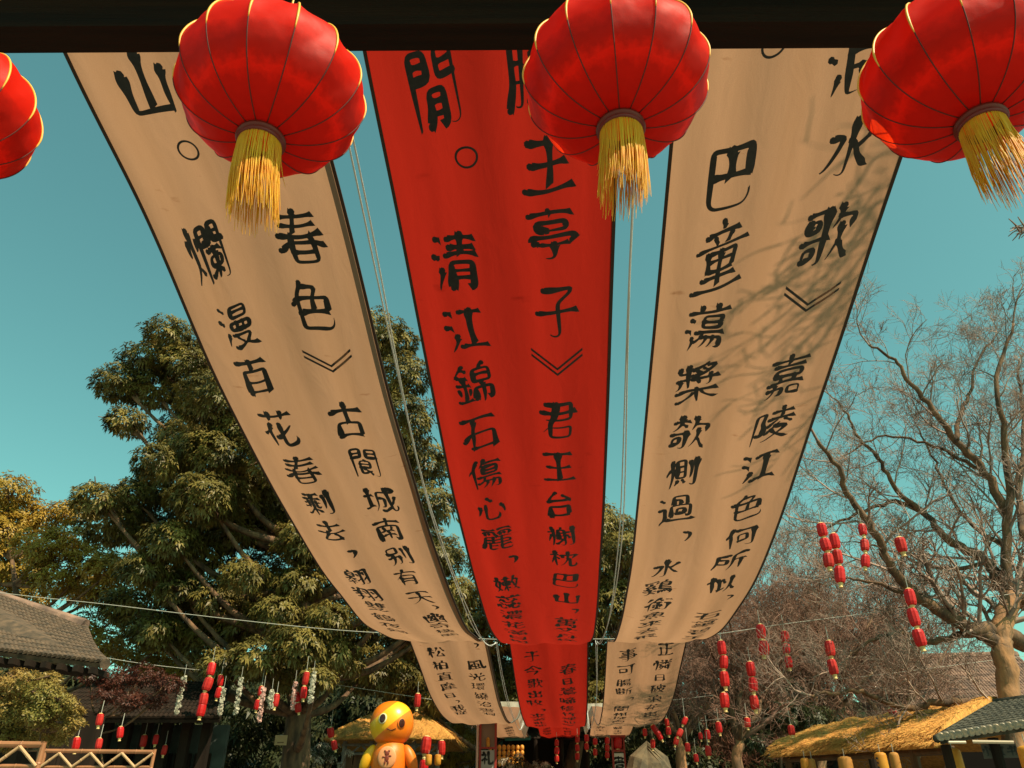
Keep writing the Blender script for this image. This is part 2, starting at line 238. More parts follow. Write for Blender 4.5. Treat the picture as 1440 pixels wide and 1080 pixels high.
27512: [(60,46,60,7),(7,12,34,17),(41,40,42,47,78,47,79,39),(46,65,75,65),(11,61,33,61,32,72,11,72,11,40,33,40,33,51,11,51),(44,75,74,75,75,57,74,56,44,56),(22,39,22,15),(25,81,21,78,20,73),(11,29,11,14),(46,15,46,34,74,34,74,16,69,15,66,17),(22,29,34,29)],
27700: [(43,78,43,11,40,8,35,7,29,10),(71,62,54,45),(11,57,30,57,30,53,27,41,19,26,10,17,6,17),(44,52,48,50,52,46,54,45,55,40,58,35,69,24,76,19,79,19)],
27743: [(31,13,78,13),(24,33,21,25,12,10),(35,71,74,71),(8,53,11,53,19,49),(54,70,54,13),(11,76,14,77,23,71)],
27801: [(13,77,24,71),(69,65,78,47),(8,54,19,48),(28,9,34,8,38,9,56,18,64,25,69,33,72,40),(53,78,53,33),(23,34,23,31,12,10),(38,64,36,53,30,40)],
27835: [(62,68,70,58,71,52,74,52,76,48),(29,50,52,50,71,52),(22,34,23,31,11,10),(50,78,43,66,35,55,34,50),(14,77,24,72),(8,54,19,49),(72,11,35,11,35,35,71,35,72,11)],
27934: [(44,26,63,27,63,47,44,48,44,21),(22,33,22,31,11,11),(42,61,65,61),(12,76,22,72),(6,53,10,54,18,50),(31,7,31,75,76,75,75,9,72,7,65,7,62,9)],
28010: [(52,40,53,33,58,24,62,23,62,19,73,11,76,9,80,10),(62,23,74,31),(34,55,71,55),(13,76,22,70),(34,40,70,40,71,69,34,70,33,10,51,14),(9,53,18,48),(21,31,11,11),(52,79,53,70)],
28165: [(30,73,75,73),(52,78,52,53),(34,7,35,42,70,42,71,41,70,9,69,7,61,7),(7,54,10,54,17,49),(20,34,21,31,11,11,11,8),(33,62,74,62),(11,76,14,76,20,73),(34,31,71,31),(34,20,71,20),(27,52,78,52)],
28330: [(33,47,47,46),(39,47,40,51,47,57,50,58),(6,54,10,55,19,50),(66,46,70,42,70,38,73,38,75,35),(13,77,21,72),(33,34,38,36,53,35,70,38),(40,36,47,46,53,47,61,53),(71,70,67,61),(24,9,28,7,31,8,45,15,52,26,53,35),(28,24,78,24),(52,68,55,62),(20,32,11,11),(32,74,73,78),(57,24,58,19,66,12,75,8,82,10),(33,68,35,67,38,62)],
28373: [(56,39,56,10,55,7,47,7),(70,33,64,24),(57,79,56,68,52,56,52,51),(42,33,46,28,46,23,47,21),(7,6,7,10,11,33,11,76,26,76,26,10,25,8,19,8,16,10),(11,36,26,36),(38,64,75,64),(33,36,35,35,42,40,46,44,47,50),(65,50,66,45,71,41,76,37,82,38),(35,50,79,50),(72,76,69,70,69,64),(40,78,44,72),(37,15,44,18,47,21,57,25,63,24,65,21,75,14),(11,56,26,56)],
28415: [(28,71,79,71),(52,19,58,19,63,28,65,29),(62,39,65,29,68,28,70,19),(40,79,40,58,52,58,65,59,65,79),(39,38,42,29,44,28,47,19),(42,29,36,19),(52,58,52,8),(7,55,16,50,16,47),(20,33,9,11,10,8),(11,77,18,73,20,70),(29,7,29,47,76,47,76,9,75,7,68,7)],
28459: [(61,51,61,39),(38,29,40,24,49,18,51,15),(31,30,70,30,69,25,60,18,58,15),(37,69,72,69),(26,8,29,7,38,9,49,12,51,15,58,15,60,12,74,8,81,10),(47,51,47,39),(9,53,18,48),(13,76,24,70),(21,31,11,10),(61,39,33,39,32,40,32,50,33,51,75,51,76,51,75,39,61,39),(37,69,38,60,71,60,72,61,71,77,38,77,37,69)],
28611: [(61,79,61,55),(33,65,75,65),(47,79,47,55),(43,28,43,9,56,11),(20,34,21,31,10,11),(40,37,74,37),(12,77,21,71),(25,8,31,25,32,46,78,46),(31,28,76,28,76,22,68,17,66,15),(57,27,60,19,66,15,69,11,78,7,81,9),(8,54,17,49),(47,75,34,75,33,74,33,55,34,54,75,55,75,74,47,75)],
29211: [(78,56,62,56,62,76,78,76,78,10,77,8,75,7,69,8),(62,66,78,66),(37,56,52,56,52,76,37,76,37,7),(10,62,7,48,8,43),(57,47,57,10),(57,24,69,15),(19,79,18,30,16,28,14,19,8,9,8,7),(18,30,22,28,27,19),(45,14,57,24),(29,64,25,51),(44,46,70,46),(63,34,62,30),(37,66,52,66),(57,24,55,26,46,26,46,38,68,38,68,26,59,26,57,24)],
29287: [(72,62,70,48,61,29,50,16,37,8),(44,56,46,53,51,37,59,22,74,10,77,8,81,10),(58,26,58,24,58,26),(23,78,23,7),(5,33,10,32,21,35,25,38,33,39),(11,62,32,62),(11,74,11,62,7,50,8,47),(50,78,44,56,40,54,38,48),(46,62,78,62)],
29577: [(8,11,78,11),(42,73,42,11),(58,33,65,26),(16,44,70,44),(13,73,73,73)],
29579: [(43,73,43,11),(12,73,73,73),(17,43,70,43),(8,11,78,11)],
29872: [(6,17,24,22),(33,54,78,54),(42,21,42,10,56,12,58,15),(61,76,61,63),(8,48,23,48),(29,19,33,19,42,21,49,27,50,31),(49,76,49,63),(16,73,16,21),(58,31,60,24,64,19,66,19,67,15,77,8,79,10),(66,19,76,25),(7,73,24,73),(61,76,36,76,36,64,75,63,75,76,61,76),(50,31,71,31,73,33,72,44,39,44,38,33,39,31,50,31)],
30334: [(19,7,19,56,68,56,68,8),(19,12,68,12),(10,74,76,74),(42,74,40,56),(19,34,68,34)],
30446: [(17,54,68,54),(17,34,68,34),(17,8,17,74,68,73,68,8),(17,14,68,14)],
30452: [(20,35,67,35),(10,71,76,71),(42,79,40,60),(8,10,79,10),(20,11,20,59,66,60,67,58,67,11),(20,47,67,47),(20,23,67,23)],
30707: [(34,72,33,66,25,50,24,43,25,7),(10,73,76,73),(8,28,19,40,26,44,71,44,71,8),(25,13,71,13)],
30772: [(19,74,12,45,14,41,14,11),(8,74,30,74),(74,55,76,66,40,66,40,47,44,45,40,43,39,26,34,10,34,6),(44,45,47,46,73,46,73,42,68,30,63,23,52,13,45,8,43,8),(12,42,7,40,6,32),(58,79,58,46),(44,45,47,43,47,39,52,30,61,19,73,10,79,9),(14,48,29,48,29,17,14,17)],
30887: [(10,75,37,75),(29,37,24,21,24,10,69,10,69,24,68,24,24,24,8,15),(8,37,78,37),(8,47,36,49,40,52),(23,74,23,48),(11,62,35,62),(64,81,60,78,60,74),(47,60,74,60),(60,74,73,74,74,73,74,47,47,47,47,73,60,74)],
31036: [(24,43,29,42,31,40,37,33,37,28),(51,78,52,12,53,10,57,9,75,10,78,16,79,21,76,26),(10,65,33,64,32,59,26,50,24,43,24,7),(21,78,26,72,25,65),(8,33,17,41,24,43)],
31461: [(7,8,79,8),(7,60,26,61,29,64,26,68,28,69,28,73),(26,68,24,69,26,68),(13,73,73,73),(43,79,44,74),(17,40,69,40),(43,49,43,9),(14,19,73,19),(43,29,17,30,18,50,69,50,69,30,68,29,43,29)],
31481: [(25,62,25,7),(17,62,39,62),(50,62,79,62),(21,79,17,62,15,60,8,47),(52,80,53,78,50,62,47,60,41,47),(66,61,65,9,55,7,50,10)],
32005: [(12,36,34,38),(25,28,22,25,25,12),(31,28,35,20),(31,47,34,39,37,35,34,38),(43,73,77,73),(24,78,14,62,11,55,22,55),(32,65,27,57,22,55,21,49,15,42,12,36),(39,12,79,12),(11,25,12,22,8,10),(60,72,60,12)],
32350: [(10,36,22,38,27,37),(26,65,22,56,19,55,19,51,12,41,10,36),(37,61,77,61),(57,78,57,61),(63,28,64,8,77,8,79,9,79,14),(25,47,27,38,29,36,27,37),(59,38,79,38),(27,28,30,16),(69,55,69,39),(35,29,79,29),(61,50,77,50),(10,25,7,10),(35,38,52,39),(44,55,44,39),(19,79,16,70,10,60,9,55,19,55),(41,73,73,73),(19,25,20,12),(37,50,52,50),(49,28,48,20,45,14,36,8,31,8)],
32418: [(39,13,78,13),(7,31,31,34),(31,60,27,53,23,51,21,46,15,38,13,33),(40,71,76,71),(8,13,31,17),(23,78,17,66,11,57,10,52,11,51,23,51),(58,70,58,13)],
32724: [(10,78,13,70),(38,75,52,75,52,10,51,8,42,8),(7,62,31,62),(38,26,48,35,52,36),(61,28,71,37,76,39),(62,75,76,75,76,11,76,9,71,8,65,9),(20,62,19,25,15,15,8,8),(8,47,30,47),(38,61,40,59,44,48),(62,61,66,48),(7,30,30,30),(29,78,24,63)],
32753: [(22,79,21,73),(45,75,57,75,57,12,55,8,50,8,47,11),(44,28,53,35,57,37),(22,51,21,42,17,35,12,29,8,26),(24,28,24,7),(11,20,36,20),(11,61,36,61),(66,64,65,60,70,50),(8,40,40,40),(65,75,76,75,76,10,75,8,71,8,65,10),(30,39,31,35,37,28),(46,61,51,50),(75,37,71,36,67,31,64,28,64,25),(22,51,12,51,11,52,11,71,36,72,36,51,22,51)],
33144: [(47,44,45,33),(38,44,79,44),(53,33,52,28,47,20,38,11),(45,33,76,33,76,20,74,10,71,7,65,7,63,9),(7,8,11,21,12,36,12,76,29,76,29,10,28,8,25,7,20,8),(29,25,36,25,42,32,45,33),(65,33,65,27,60,16,55,10,52,8),(12,56,29,56),(12,36,29,36),(43,65,73,65),(43,65,43,55,73,55,73,75,72,76,43,76,43,65)],
33394: [(30,72,55,71,53,66,44,53,44,35),(46,56,44,56,46,56),(19,35,68,35,70,34),(31,78,30,72,25,69,18,60,19,12,22,10,28,8,69,8,74,10,77,14,78,21,77,24),(9,53,15,57,21,56,70,56,70,34)],
33457: [(48,55,48,17,49,11,53,8,74,9,78,14,79,20,77,23),(28,55,23,47,21,40,22,8),(36,28,46,31,50,36,55,37,62,40,73,47),(57,78,57,64),(9,71,76,71),(29,78,29,64),(10,33,16,38,21,40),(48,33,48,35,48,33)],
33836: [(58,78,58,69),(19,52,68,52),(43,62,43,17),(25,16,59,18),(28,78,28,69),(13,7,13,31,73,31,73,8,71,7,65,7,62,9),(10,74,76,74),(57,25,59,18,61,17,63,14),(19,52,19,42,20,41,67,41,68,42,68,62,19,62,19,52)],
34122: [(46,27,44,14,45,11),(21,59,18,58,12,46),(75,30,79,19),(54,30,54,11,56,8,71,8,73,11,72,19),(28,78,28,68),(57,78,57,68),(17,29,17,15,17,10,19,8,29,8,33,9,34,15,32,18),(34,31,35,30,39,22),(10,27,7,13),(21,38,25,33,27,28),(9,73,77,73),(61,60,66,57,72,48),(40,64,47,56),(59,37,62,34,66,26),(28,59,29,46,33,44,56,44,58,46,60,50,58,53)],
34153: [(24,20,28,20,34,25,38,26,40,35),(28,35,79,35),(20,28,20,25,10,9),(38,26,74,26,73,14,71,8,62,7,61,8),(29,78,29,68),(37,53,70,53),(57,78,57,69),(47,26,44,19,35,11,31,8),(61,26,60,21,56,15,50,8,47,7),(8,45,10,45,17,40),(9,74,78,74),(14,61,22,56),(70,53,70,43,37,43,37,44,37,61,38,62,69,62,70,62,70,53)],
35041: [(6,29,7,33,14,39,19,41),(40,59,75,59),(25,40,26,37,30,32,30,28),(19,41,25,40),(31,47,25,40),(37,9,79,9),(40,27,76,27),(8,64,27,64,26,58,19,46,19,7),(57,75,57,10),(16,79,21,73),(75,59,75,42,40,43,40,75,75,75,75,59)],
36938: [(56,39,79,39),(27,68,51,68,55,65),(35,79,38,77,40,68),(8,50,19,49,19,17),(19,17,15,16,8,10,8,6),(64,81,61,79,60,70,55,65),(60,70,78,70),(55,65,54,61,58,57,74,57,73,52,68,47,67,20,61,19,58,20),(34,68,34,40,31,29,26,22,26,18,25,16),(19,17,25,16,33,10,46,8,73,8,79,11),(34,53,48,53,47,28,46,21,43,19,37,20),(11,73,19,66)],
36942: [(8,50,19,50,19,18),(33,19,33,51,74,51,75,50,74,20,72,19,67,19,64,20),(39,51,39,76,68,76,68,51),(39,65,54,65,55,51),(19,18,15,17,8,11,7,6),(19,18,31,10,39,8,78,9,83,13),(12,78,21,68),(45,26,62,26,62,40,45,40,45,26)],
37532: [(46,80,42,78,42,75,38,73,28,61,23,60,17,52,16,48,17,7),(31,33,33,22),(29,11,55,15),(42,75,55,64),(72,53,71,10,70,8,68,7,62,7,59,10),(61,53,78,53),(52,35,53,33,50,22),(42,56,42,14),(29,42,54,42),(28,61,32,56,51,56),(7,39,11,44,16,46),(20,78,9,63),(62,74,78,74)],
37670: [(44,60,76,60),(9,44,34,44),(59,47,59,7),(7,11,10,10,35,15),(22,75,33,69),(43,14,43,36,77,36,77,15,75,14,71,14,68,15),(25,80,22,78,22,75,19,74,11,64,11,61,7,60,6,57),(33,34,30,23),(21,58,21,13),(11,61,13,58,31,58),(63,81,59,79,58,72),(10,34,12,23),(44,60,44,48,76,48,75,71,44,71,44,60)],
38290: [(32,32,54,32),(12,52,35,53,35,74,34,75,12,75,12,7),(12,64,35,64),(28,10,32,22,32,42,54,42,54,12,51,10,45,10),(32,22,54,22),(51,64,74,64),(74,52,51,52,51,75,73,75,74,74,74,10,73,8,63,7,59,10)],
38291: [(30,14,30,40,55,40,56,39,56,15,30,14),(50,64,75,64),(12,64,36,64),(75,52,50,52,50,75,75,75,75,11,74,8,70,7,63,7,60,9),(30,28,56,28),(12,52,36,52,36,75,12,75,12,7)],
38307: [(32,43,42,34),(22,40,32,43,33,46,35,47,37,51),(11,66,36,66),(30,26,30,12,56,12,57,27),(17,27,28,28,33,25,54,25,60,28,67,27,71,29),(11,56,35,56,36,76,11,75,11,7),(35,47,56,46,55,42,49,38,47,34),(30,26,32,30,39,32,42,34,47,34,50,32,56,30,57,27),(75,56,51,56,50,57,50,75,75,76,75,75,75,12,74,8,66,8),(50,66,75,66)],
38316: [(50,66,75,66),(29,29,56,29,56,46,46,46,43,47,41,46,29,45,29,12,44,14,47,19),(43,47,43,50,43,47),(39,24,42,24,47,19,52,18),(29,38,56,38),(12,56,35,56,36,75,35,76,12,76,12,7),(12,66,36,66),(52,18,52,15,57,10),(75,56,50,56,50,76,74,76,75,75,75,12,74,8,72,7,67,7,63,10),(52,18,58,22)],
38517: [(50,37,52,35,69,35,69,30,66,26,60,20,44,11,35,8,29,10),(56,17,54,17,56,17),(44,30,53,19,65,12,76,8,82,10),(34,26,44,30,46,34,50,37,52,42,56,44),(35,41,47,50,51,50),(56,78,56,56),(39,70,74,70),(34,56,78,56),(16,29,20,27,24,28,27,31,26,45,21,54,26,75,10,75,10,7),(64,49,79,42)],
38617: [(27,79,30,73,29,68,29,43),(14,52,38,52),(61,79,65,78,66,73,65,68,65,43),(51,52,75,52),(9,62,12,65,14,65,14,63),(18,79,14,66,14,43,15,42,40,42),(54,79,50,67,51,43,52,42,78,42),(15,70,39,70),(10,8,34,12,38,13,40,16,50,16,51,14,54,12,71,8,80,11),(12,33,22,33,24,31,26,33,64,33,65,30,64,28,51,19,50,16),(24,31,25,28,38,19,40,16),(51,61,75,61),(52,70,77,70),(43,60,43,57,43,60),(14,63,16,61,41,61,43,60,46,64,50,65),(14,63,14,61,14,63)],
38642: [(29,23,28,19,23,14,22,10,24,9,65,11,68,11,74,7),(58,24,58,20,64,16,65,11),(8,24,28,24,29,23,32,24,78,24),(17,35,68,35),(20,55,33,55),(10,52,11,65,75,65,76,52),(43,76,43,44),(53,55,66,55),(52,46,69,46),(15,76,71,76),(17,46,33,46)],
39080: [(42,62,42,15),(23,63,26,61,31,61,53,65,59,64),(22,14,58,16),(56,24,58,21,58,16,61,15,63,10),(8,9,14,20,16,31,17,74,69,74,69,35,71,16,75,9,79,10,80,15,79,22),(42,31,28,32,28,50,57,50,57,31,42,31)],
39131: [(10,59,20,60,21,62,29,65,33,64),(8,43,59,43,62,21,66,12,71,8,77,7,80,13,79,17),(61,30,68,30,76,25),(20,60,19,30,16,21,11,12),(68,30,70,34,74,38,77,39),(40,66,40,8),(60,66,67,66,68,64,76,61),(13,75,57,75,59,72,62,56,68,50,73,47,78,47,79,52,78,54),(75,75,68,69,67,66)],
39770: [(8,56,18,60,69,60,69,29,18,30,18,60,20,66,27,74,30,75,31,78,34,80),(18,45,69,45),(6,7,9,7,14,13,17,20,21,22),(33,19,35,9),(43,60,43,30),(51,19,55,8),(67,21,73,16,78,8),(30,75,32,74,51,74,52,71,47,60)],
40367: [(40,15,43,14,46,9,48,8),(23,35,62,35,64,37,64,48,62,50,43,50,41,51,39,50,24,50,23,49,23,21,72,20,73,20,73,15,71,10,69,6,60,7,57,15),(23,43,64,43),(43,71,47,71,51,76),(17,76,14,71),(23,28,79,28),(61,79,60,70),(26,70,37,64,39,64),(16,59,73,58),(60,70,72,64,73,58,75,57,75,51),(60,70,54,65,48,63,48,58),(42,58,41,51),(30,14,31,9),(7,7,10,7,12,8,16,12,16,16),(26,70,16,62,16,59,11,58,11,51),(74,76,69,71),(37,74,38,76,40,76),(27,79,26,70)],
40372: [(14,38,37,38),(10,62,10,71,38,71,39,62),(61,23,64,15),(47,62,73,62),(25,79,24,74,16,55,16,51,14,50,12,45,7,43,7,40),(12,45,14,43,14,10),(58,78,57,72),(47,52,72,52,73,70,72,71,57,72,47,71,47,33,77,31,74,8,70,6,65,6,63,8),(54,22,55,12),(14,10,37,11),(47,42,79,42),(14,24,37,24),(27,59,29,56,28,11),(46,21,44,10),(68,25,72,19,76,19),(16,51,38,51)],
40388: [(49,52,73,52,73,72,49,71,49,33,78,32,75,10,71,7,66,7),(68,25,72,17,76,17),(49,62,73,62),(39,70,36,63),(22,38,22,34,24,33,23,20,14,10,8,7,6,8),(10,37,37,39),(49,42,79,42),(8,26,39,26),(61,24,63,16),(10,68,12,62),(23,69,25,66,24,61,21,60,14,53,12,50,14,48,22,48),(47,22,44,9),(7,75,14,74,36,78,40,77),(23,20,26,19,36,10),(54,22,55,12),(33,56,27,50,22,48,21,46,16,42,15,38),(60,79,59,73),(33,46,35,44,37,39,39,39,40,35)],
40599: [(10,76,39,76),(13,58,13,68,14,69,35,69,37,68,37,57,43,56,44,51),(54,51,53,9,57,7,75,7,78,9,79,14),(53,20,59,20,73,24,76,23),(23,63,26,58),(25,21,44,21),(8,10,13,25,14,51,77,51),(60,63,64,58),(25,31,25,9,30,8,44,11),(33,51,33,31),(14,41,74,41,74,31,14,31),(50,58,50,68,51,69,73,69,75,67,75,58),(48,76,78,76)],
40667: [(31,69,78,72),(52,12,53,8,55,7),(55,43,58,47,60,48),(25,48,28,47,31,43),(8,20,78,20),(43,52,43,21),(71,57,71,55,68,52,68,38,67,37,18,37,17,52,19,53,41,53,43,52,45,53,66,53,68,52),(66,15,69,14,76,7),(52,70,53,65,68,58,78,58,79,61,78,65),(33,12,34,8),(8,7,13,8,18,14),(15,29,71,29),(28,80,25,79,20,73,20,60),(7,66,10,66,15,69,20,70),(56,79,58,80,69,76,69,71),(44,80,47,70)],
}
# ------------------------------------------------------------------ brush lettering
def decode(ch):
    return [[(s[i] / 90 - .5, s[i + 1] / 90 - .5) for i in range(0, len(s), 2)] for s in GLYPH.get(ord(ch), []) if len(s) >= 4]
def comma(): return [[(-.06, .08), (.06, .05), (.03, -.10), (-.05, -.2)]]
def brush(ch, rnd, weight=1.0):
    """flat outline mesh of one brush written character in the unit square"""
    V = []; Fc = []
    if ch == '。':
        n = 28
        for k in range(n):
            a = 2 * math.pi * k / n; r = .2 * (1 + .05 * math.sin(a * 2 + 1)); w = .022
            V += [((r - w) * math.cos(a), (r - w) * math.sin(a)), ((r + w) * math.cos(a), (r + w) * math.sin(a))]
            m = (k + 1) % n; Fc.append((2 * k, 2 * k + 1, 2 * m + 1, 2 * m))
        return V, Fc
    if ch == '》':
        for o in (0, -.14):
            a = [(-.62, .12 + o), (0, -.32 + o), (.62, .12 + o)]; w = .032
            n = len(V); V += [(x, y - w) for x, y in a] + [(x, y + w) for x, y in a]
            Fc += [(n, n + 1, n + 4, n + 3), (n + 1, n + 2, n + 5, n + 4)]
        return V, Fc
    strokes = comma() if ch == '，' else decode(ch)
    if not strokes: return V, Fc
    total = sum(sum(math.dist(a, b) for a, b in zip(s, s[1:])) for s in strokes)
    wb = .120 * min(1.12, max(.60, (4.6 / max(total, 1)) ** .5)) * weight
    if ch == '，': wb = .10
    ang = rnd.uniform(.12, .22); wa, wp1, wp2 = rnd.uniform(.015, .035), rnd.uniform(0, 6), rnd.uniform(0, 6); nar = rnd.uniform(-.10, .16)
    def warp(x, y):                                                # every written character leans and swells its own way
        return (x * (1 + nar * y) + wa * math.sin(y * 5 + wp1), y + wa * math.sin(x * 5 + wp2) - .05 * x * x)
    def touches(p, own):
        for o in strokes:
            if o is own: continue
            for a, b in zip(o, o[1:]):
                a = Vector(a); ab = Vector(b) - a; k = max(0, min(1, (Vector(p) - a).dot(ab) / max(ab.length_squared, 1e-9)))
                if (a + ab * k - Vector(p)).length < .05: return True
        return False
    for s in strokes:
        ends_in = touches(s[-1], s)
        pts = [Vector(warp(x, y)) for x, y in s]; ws = rnd.uniform(.78, 1.2)
        L = sum((b - a).length for a, b in zip(pts, pts[1:]))
        if L < .05: continue
        # resample with slight corner rounding
        n = max(5, int(L / .035)); d = [0]
        for a, b in zip(pts, pts[1:]): d.append(d[-1] + (b - a).length)
        rs = []
        for k in range(n + 1):
            t = L * k / n; i = max(j for j in range(len(d) - 1) if d[j] <= t + 1e-9)
            f = (t - d[i]) / max(d[i + 1] - d[i], 1e-9); rs.append(pts[i].lerp(pts[i + 1], min(f, 1)))
        q = rs
        for _ in range(3): q = [q[0]] + [(q[i - 1] + q[i] * 2 + q[i + 1]) / 4 for i in range(1, n)] + [q[-1]]
        chord = q[-1] - q[0]; straight = chord.length / L > .97
        bow = rnd.uniform(-.05, .07) * L if straight and L > .2 else 0
        horiz = abs(chord.x) > abs(chord.y) * 2.2; left = chord.x < -.25 * abs(chord.y) and chord.y < 0
        right = chord.x > .4 * abs(chord.y) and chord.y < 0 and not horiz
        if straight and horiz and L > .3:                              # horizontals overshoot a little
            q = [p + (p - (q[0] + q[-1]) / 2) * .04 for p in q]
        phase = rnd.uniform(0, 6); nb = len(V); m = len(q)
        for i, p in enumerate(q):
            t = i / (m - 1); a = q[max(i - 1, 0)]; b = q[min(i + 1, m - 1)]; tv = (b - a)
            tv = tv.normalized() if tv.length > 1e-6 else Vector((1, 0)); nv = Vector((-tv.y, tv.x))
            hz = abs(tv.x)
            w = wb * ws * (1.12 - .46 * hz)
            if 1 < i < m - 2:                                           # the brush presses at a corner
                t1 = (q[i] - q[i - 2]).normalized(); t2 = (q[i + 2] - q[i]).normalized() if i + 2 < m else t1
                w *= 1 + .28 * max(0, 1 - t1.dot(t2))
            w *= (1 + .34 * math.exp(-((t - .09) / .09) ** 2)) * (.72 if i == 0 else 1) - .30 * math.sin(math.pi * t)
            if ends_in: w *= 1
            elif left: w *= max(.1, 1.12 - 1.0 * t ** 1.7)
            elif right: w *= (.62 + .85 * t) if t < .78 else (.62 + .85 * .78) * max(.08, (1 - t) / .22)
            elif horiz: w *= 1 + .42 * math.exp(-((1 - t) / .1) ** 2)
            else: w *= max(.10, 1.10 - 1.9 * max(0, t - .52) ** 1.15)
            w *= 1 + .07 * math.sin(t * 9 + phase)
            pp = p + nv * bow * math.sin(math.pi * t)
            sk = tv * (w * .45 if i == 0 else 0)
            for sgn in (1, -1):
                c = pp + nv * (w / 2 * sgn) + (sk * sgn if i == 0 else (tv * (-w * .3 * sgn) if i == m - 1 else Vector((0, 0))))
                V.append((c.x - c.y * .03, c.y + c.x * ang))
        for i in range(m - 1): Fc.append((nb + 2 * i, nb + 2 * i + 1, nb + 2 * i + 3, nb + 2 * i + 2))
        # round press at the start
        p = q[0]; n0 = len(V); r = wb * ws * (.36 if horiz else .42)
        for k in range(7):
            a = k * 2 * math.pi / 7; V.append((p.x + r * math.cos(a) * 1.1, p.y + r * math.sin(a) + p.x * ang))
        Fc.append(tuple(range(n0, n0 + 7)))
    return V, Fc
GLYPH[ord('童')] = [(45,90,49,81),(20,75,72,77),(33,71,38,62),(59,73,53,62),(5,59,87,61),(23,52,26,27),(23,52,69,53,66,27),(26,40,66,41),(26,28,66,28),(46,52,46,5),(20,17,74,18),(4,4,88,5)]
# ------------------------------------------------------------------ the three long cloth banners
def prof(knots):
    u = np.array([k[0] for k in knots]); z = np.array([k[1] for k in knots])
    U = np.linspace(u[0], u[-1], 2000)
    # natural cubic spline
    n = len(u); h = np.diff(u); A = np.eye(n); r = np.zeros(n)
    for i in range(1, n - 1):
        A[i, i - 1] = h[i - 1]; A[i, i] = 2 * (h[i - 1] + h[i]); A[i, i + 1] = h[i]
        r[i] = 6 * ((z[i + 1] - z[i]) / h[i] - (z[i] - z[i - 1]) / h[i - 1])
    M = np.linalg.solve(A, r); j = np.clip(np.searchsorted(u, U) - 1, 0, n - 2)
    a = (u[j + 1] - U) / h[j]; b = (U - u[j]) / h[j]
    Z = a * z[j] + b * z[j + 1] + ((a ** 3 - a) * M[j] + (b ** 3 - b) * M[j + 1]) * h[j] ** 2 / 6
    return U, Z
S1 = dict(
 left=[(1.6, 4.62), (2.9, 4.15), (3.9, 3.93), (5.6, 3.41), (7.2, 3.06), (9.1, 2.76), (10.4, 2.66), (11.5, 2.62), (12.8, 2.73), (14, 2.89), (15, 3.1)],
 middle=[(1.6, 4.35), (2.85, 3.93), (3.9, 3.66), (5.5, 3.23), (7.15, 2.84), (8.9, 2.6), (9.8, 2.5), (11.4, 2.46), (12.7, 2.59), (14, 2.82), (15, 3.06)],
 right=[(1.6, 4.3), (2.8, 3.98), (3.75, 3.74), (5.6, 3.29), (7.4, 2.86), (8.5, 2.63), (9.9, 2.5), (11.2, 2.48), (12.8, 2.6), (14, 2.84), (15, 3.06)])
def S2(dz, z0): return [(15, z0), (16.3, 2.71 + dz), (17.8, 2.38 + dz), (19.5, 2.22 + dz), (21.5, 2.25 + dz), (23.5, 2.52 + dz), (25.5, 2.98), (27, 3.45)]
S3 = [(27, 3.45), (29, 3.1), (31, 2.97), (33, 3.09), (35, 3.4), (37, 3.85)]
class Surf:
    def __init__(s, key, v0, v1, dz, seed):
        s.spans = [prof(S1[key]), prof(S2(dz, S1[key][-1][1])), prof(S3)]
        s.v0, s.v1, s.seed = v0, v1, seed
    def z(s, u, v, i):
        U, Z = s.spans[i]; t = (v - s.v0) / (s.v1 - s.v0); k = s.seed
        env = min(1, (u - U[0]) / 1.2 + .1, (U[-1] - u) / 1.2 + .1)
        fold = .017 * math.sin(t * 11 + k + .5 * math.sin(u * .8 + k)) + .010 * math.sin(t * 23 + 2 * k - u * .5) + .005 * math.sin(u * 3.1 + 4 * t + k)
        sag = -.03 * env * (1 - (2 * t - 1) ** 2)
        return float(np.interp(u, U, Z)) + fold + sag
    def pt(s, u, v, i, dz=0): return UV(u, v, s.z(u, v, i) + dz)
    def hit(s, px, py, i):
        """where the sight line of a photo pixel meets the cloth (span i): (u, v)"""
        d = ray(px, py); U, Z = s.spans[i]
        du = d[0] * UX.x + d[1] * UX.y; dv = d[0] * VX.x + d[1] * VX.y
        g = Z - U * d[2] / du
        k = np.nonzero((g[:-1] > 0) & (g[1:] <= 0))[0]
        if len(k) == 0: k = [int(np.argmin(g))]
        u = float(U[k[0]]); return u, u * dv / du
cloth_ink = mat('ink', (.006, .007, .006), .55, col2=(.016, .016, .012), scale=30)
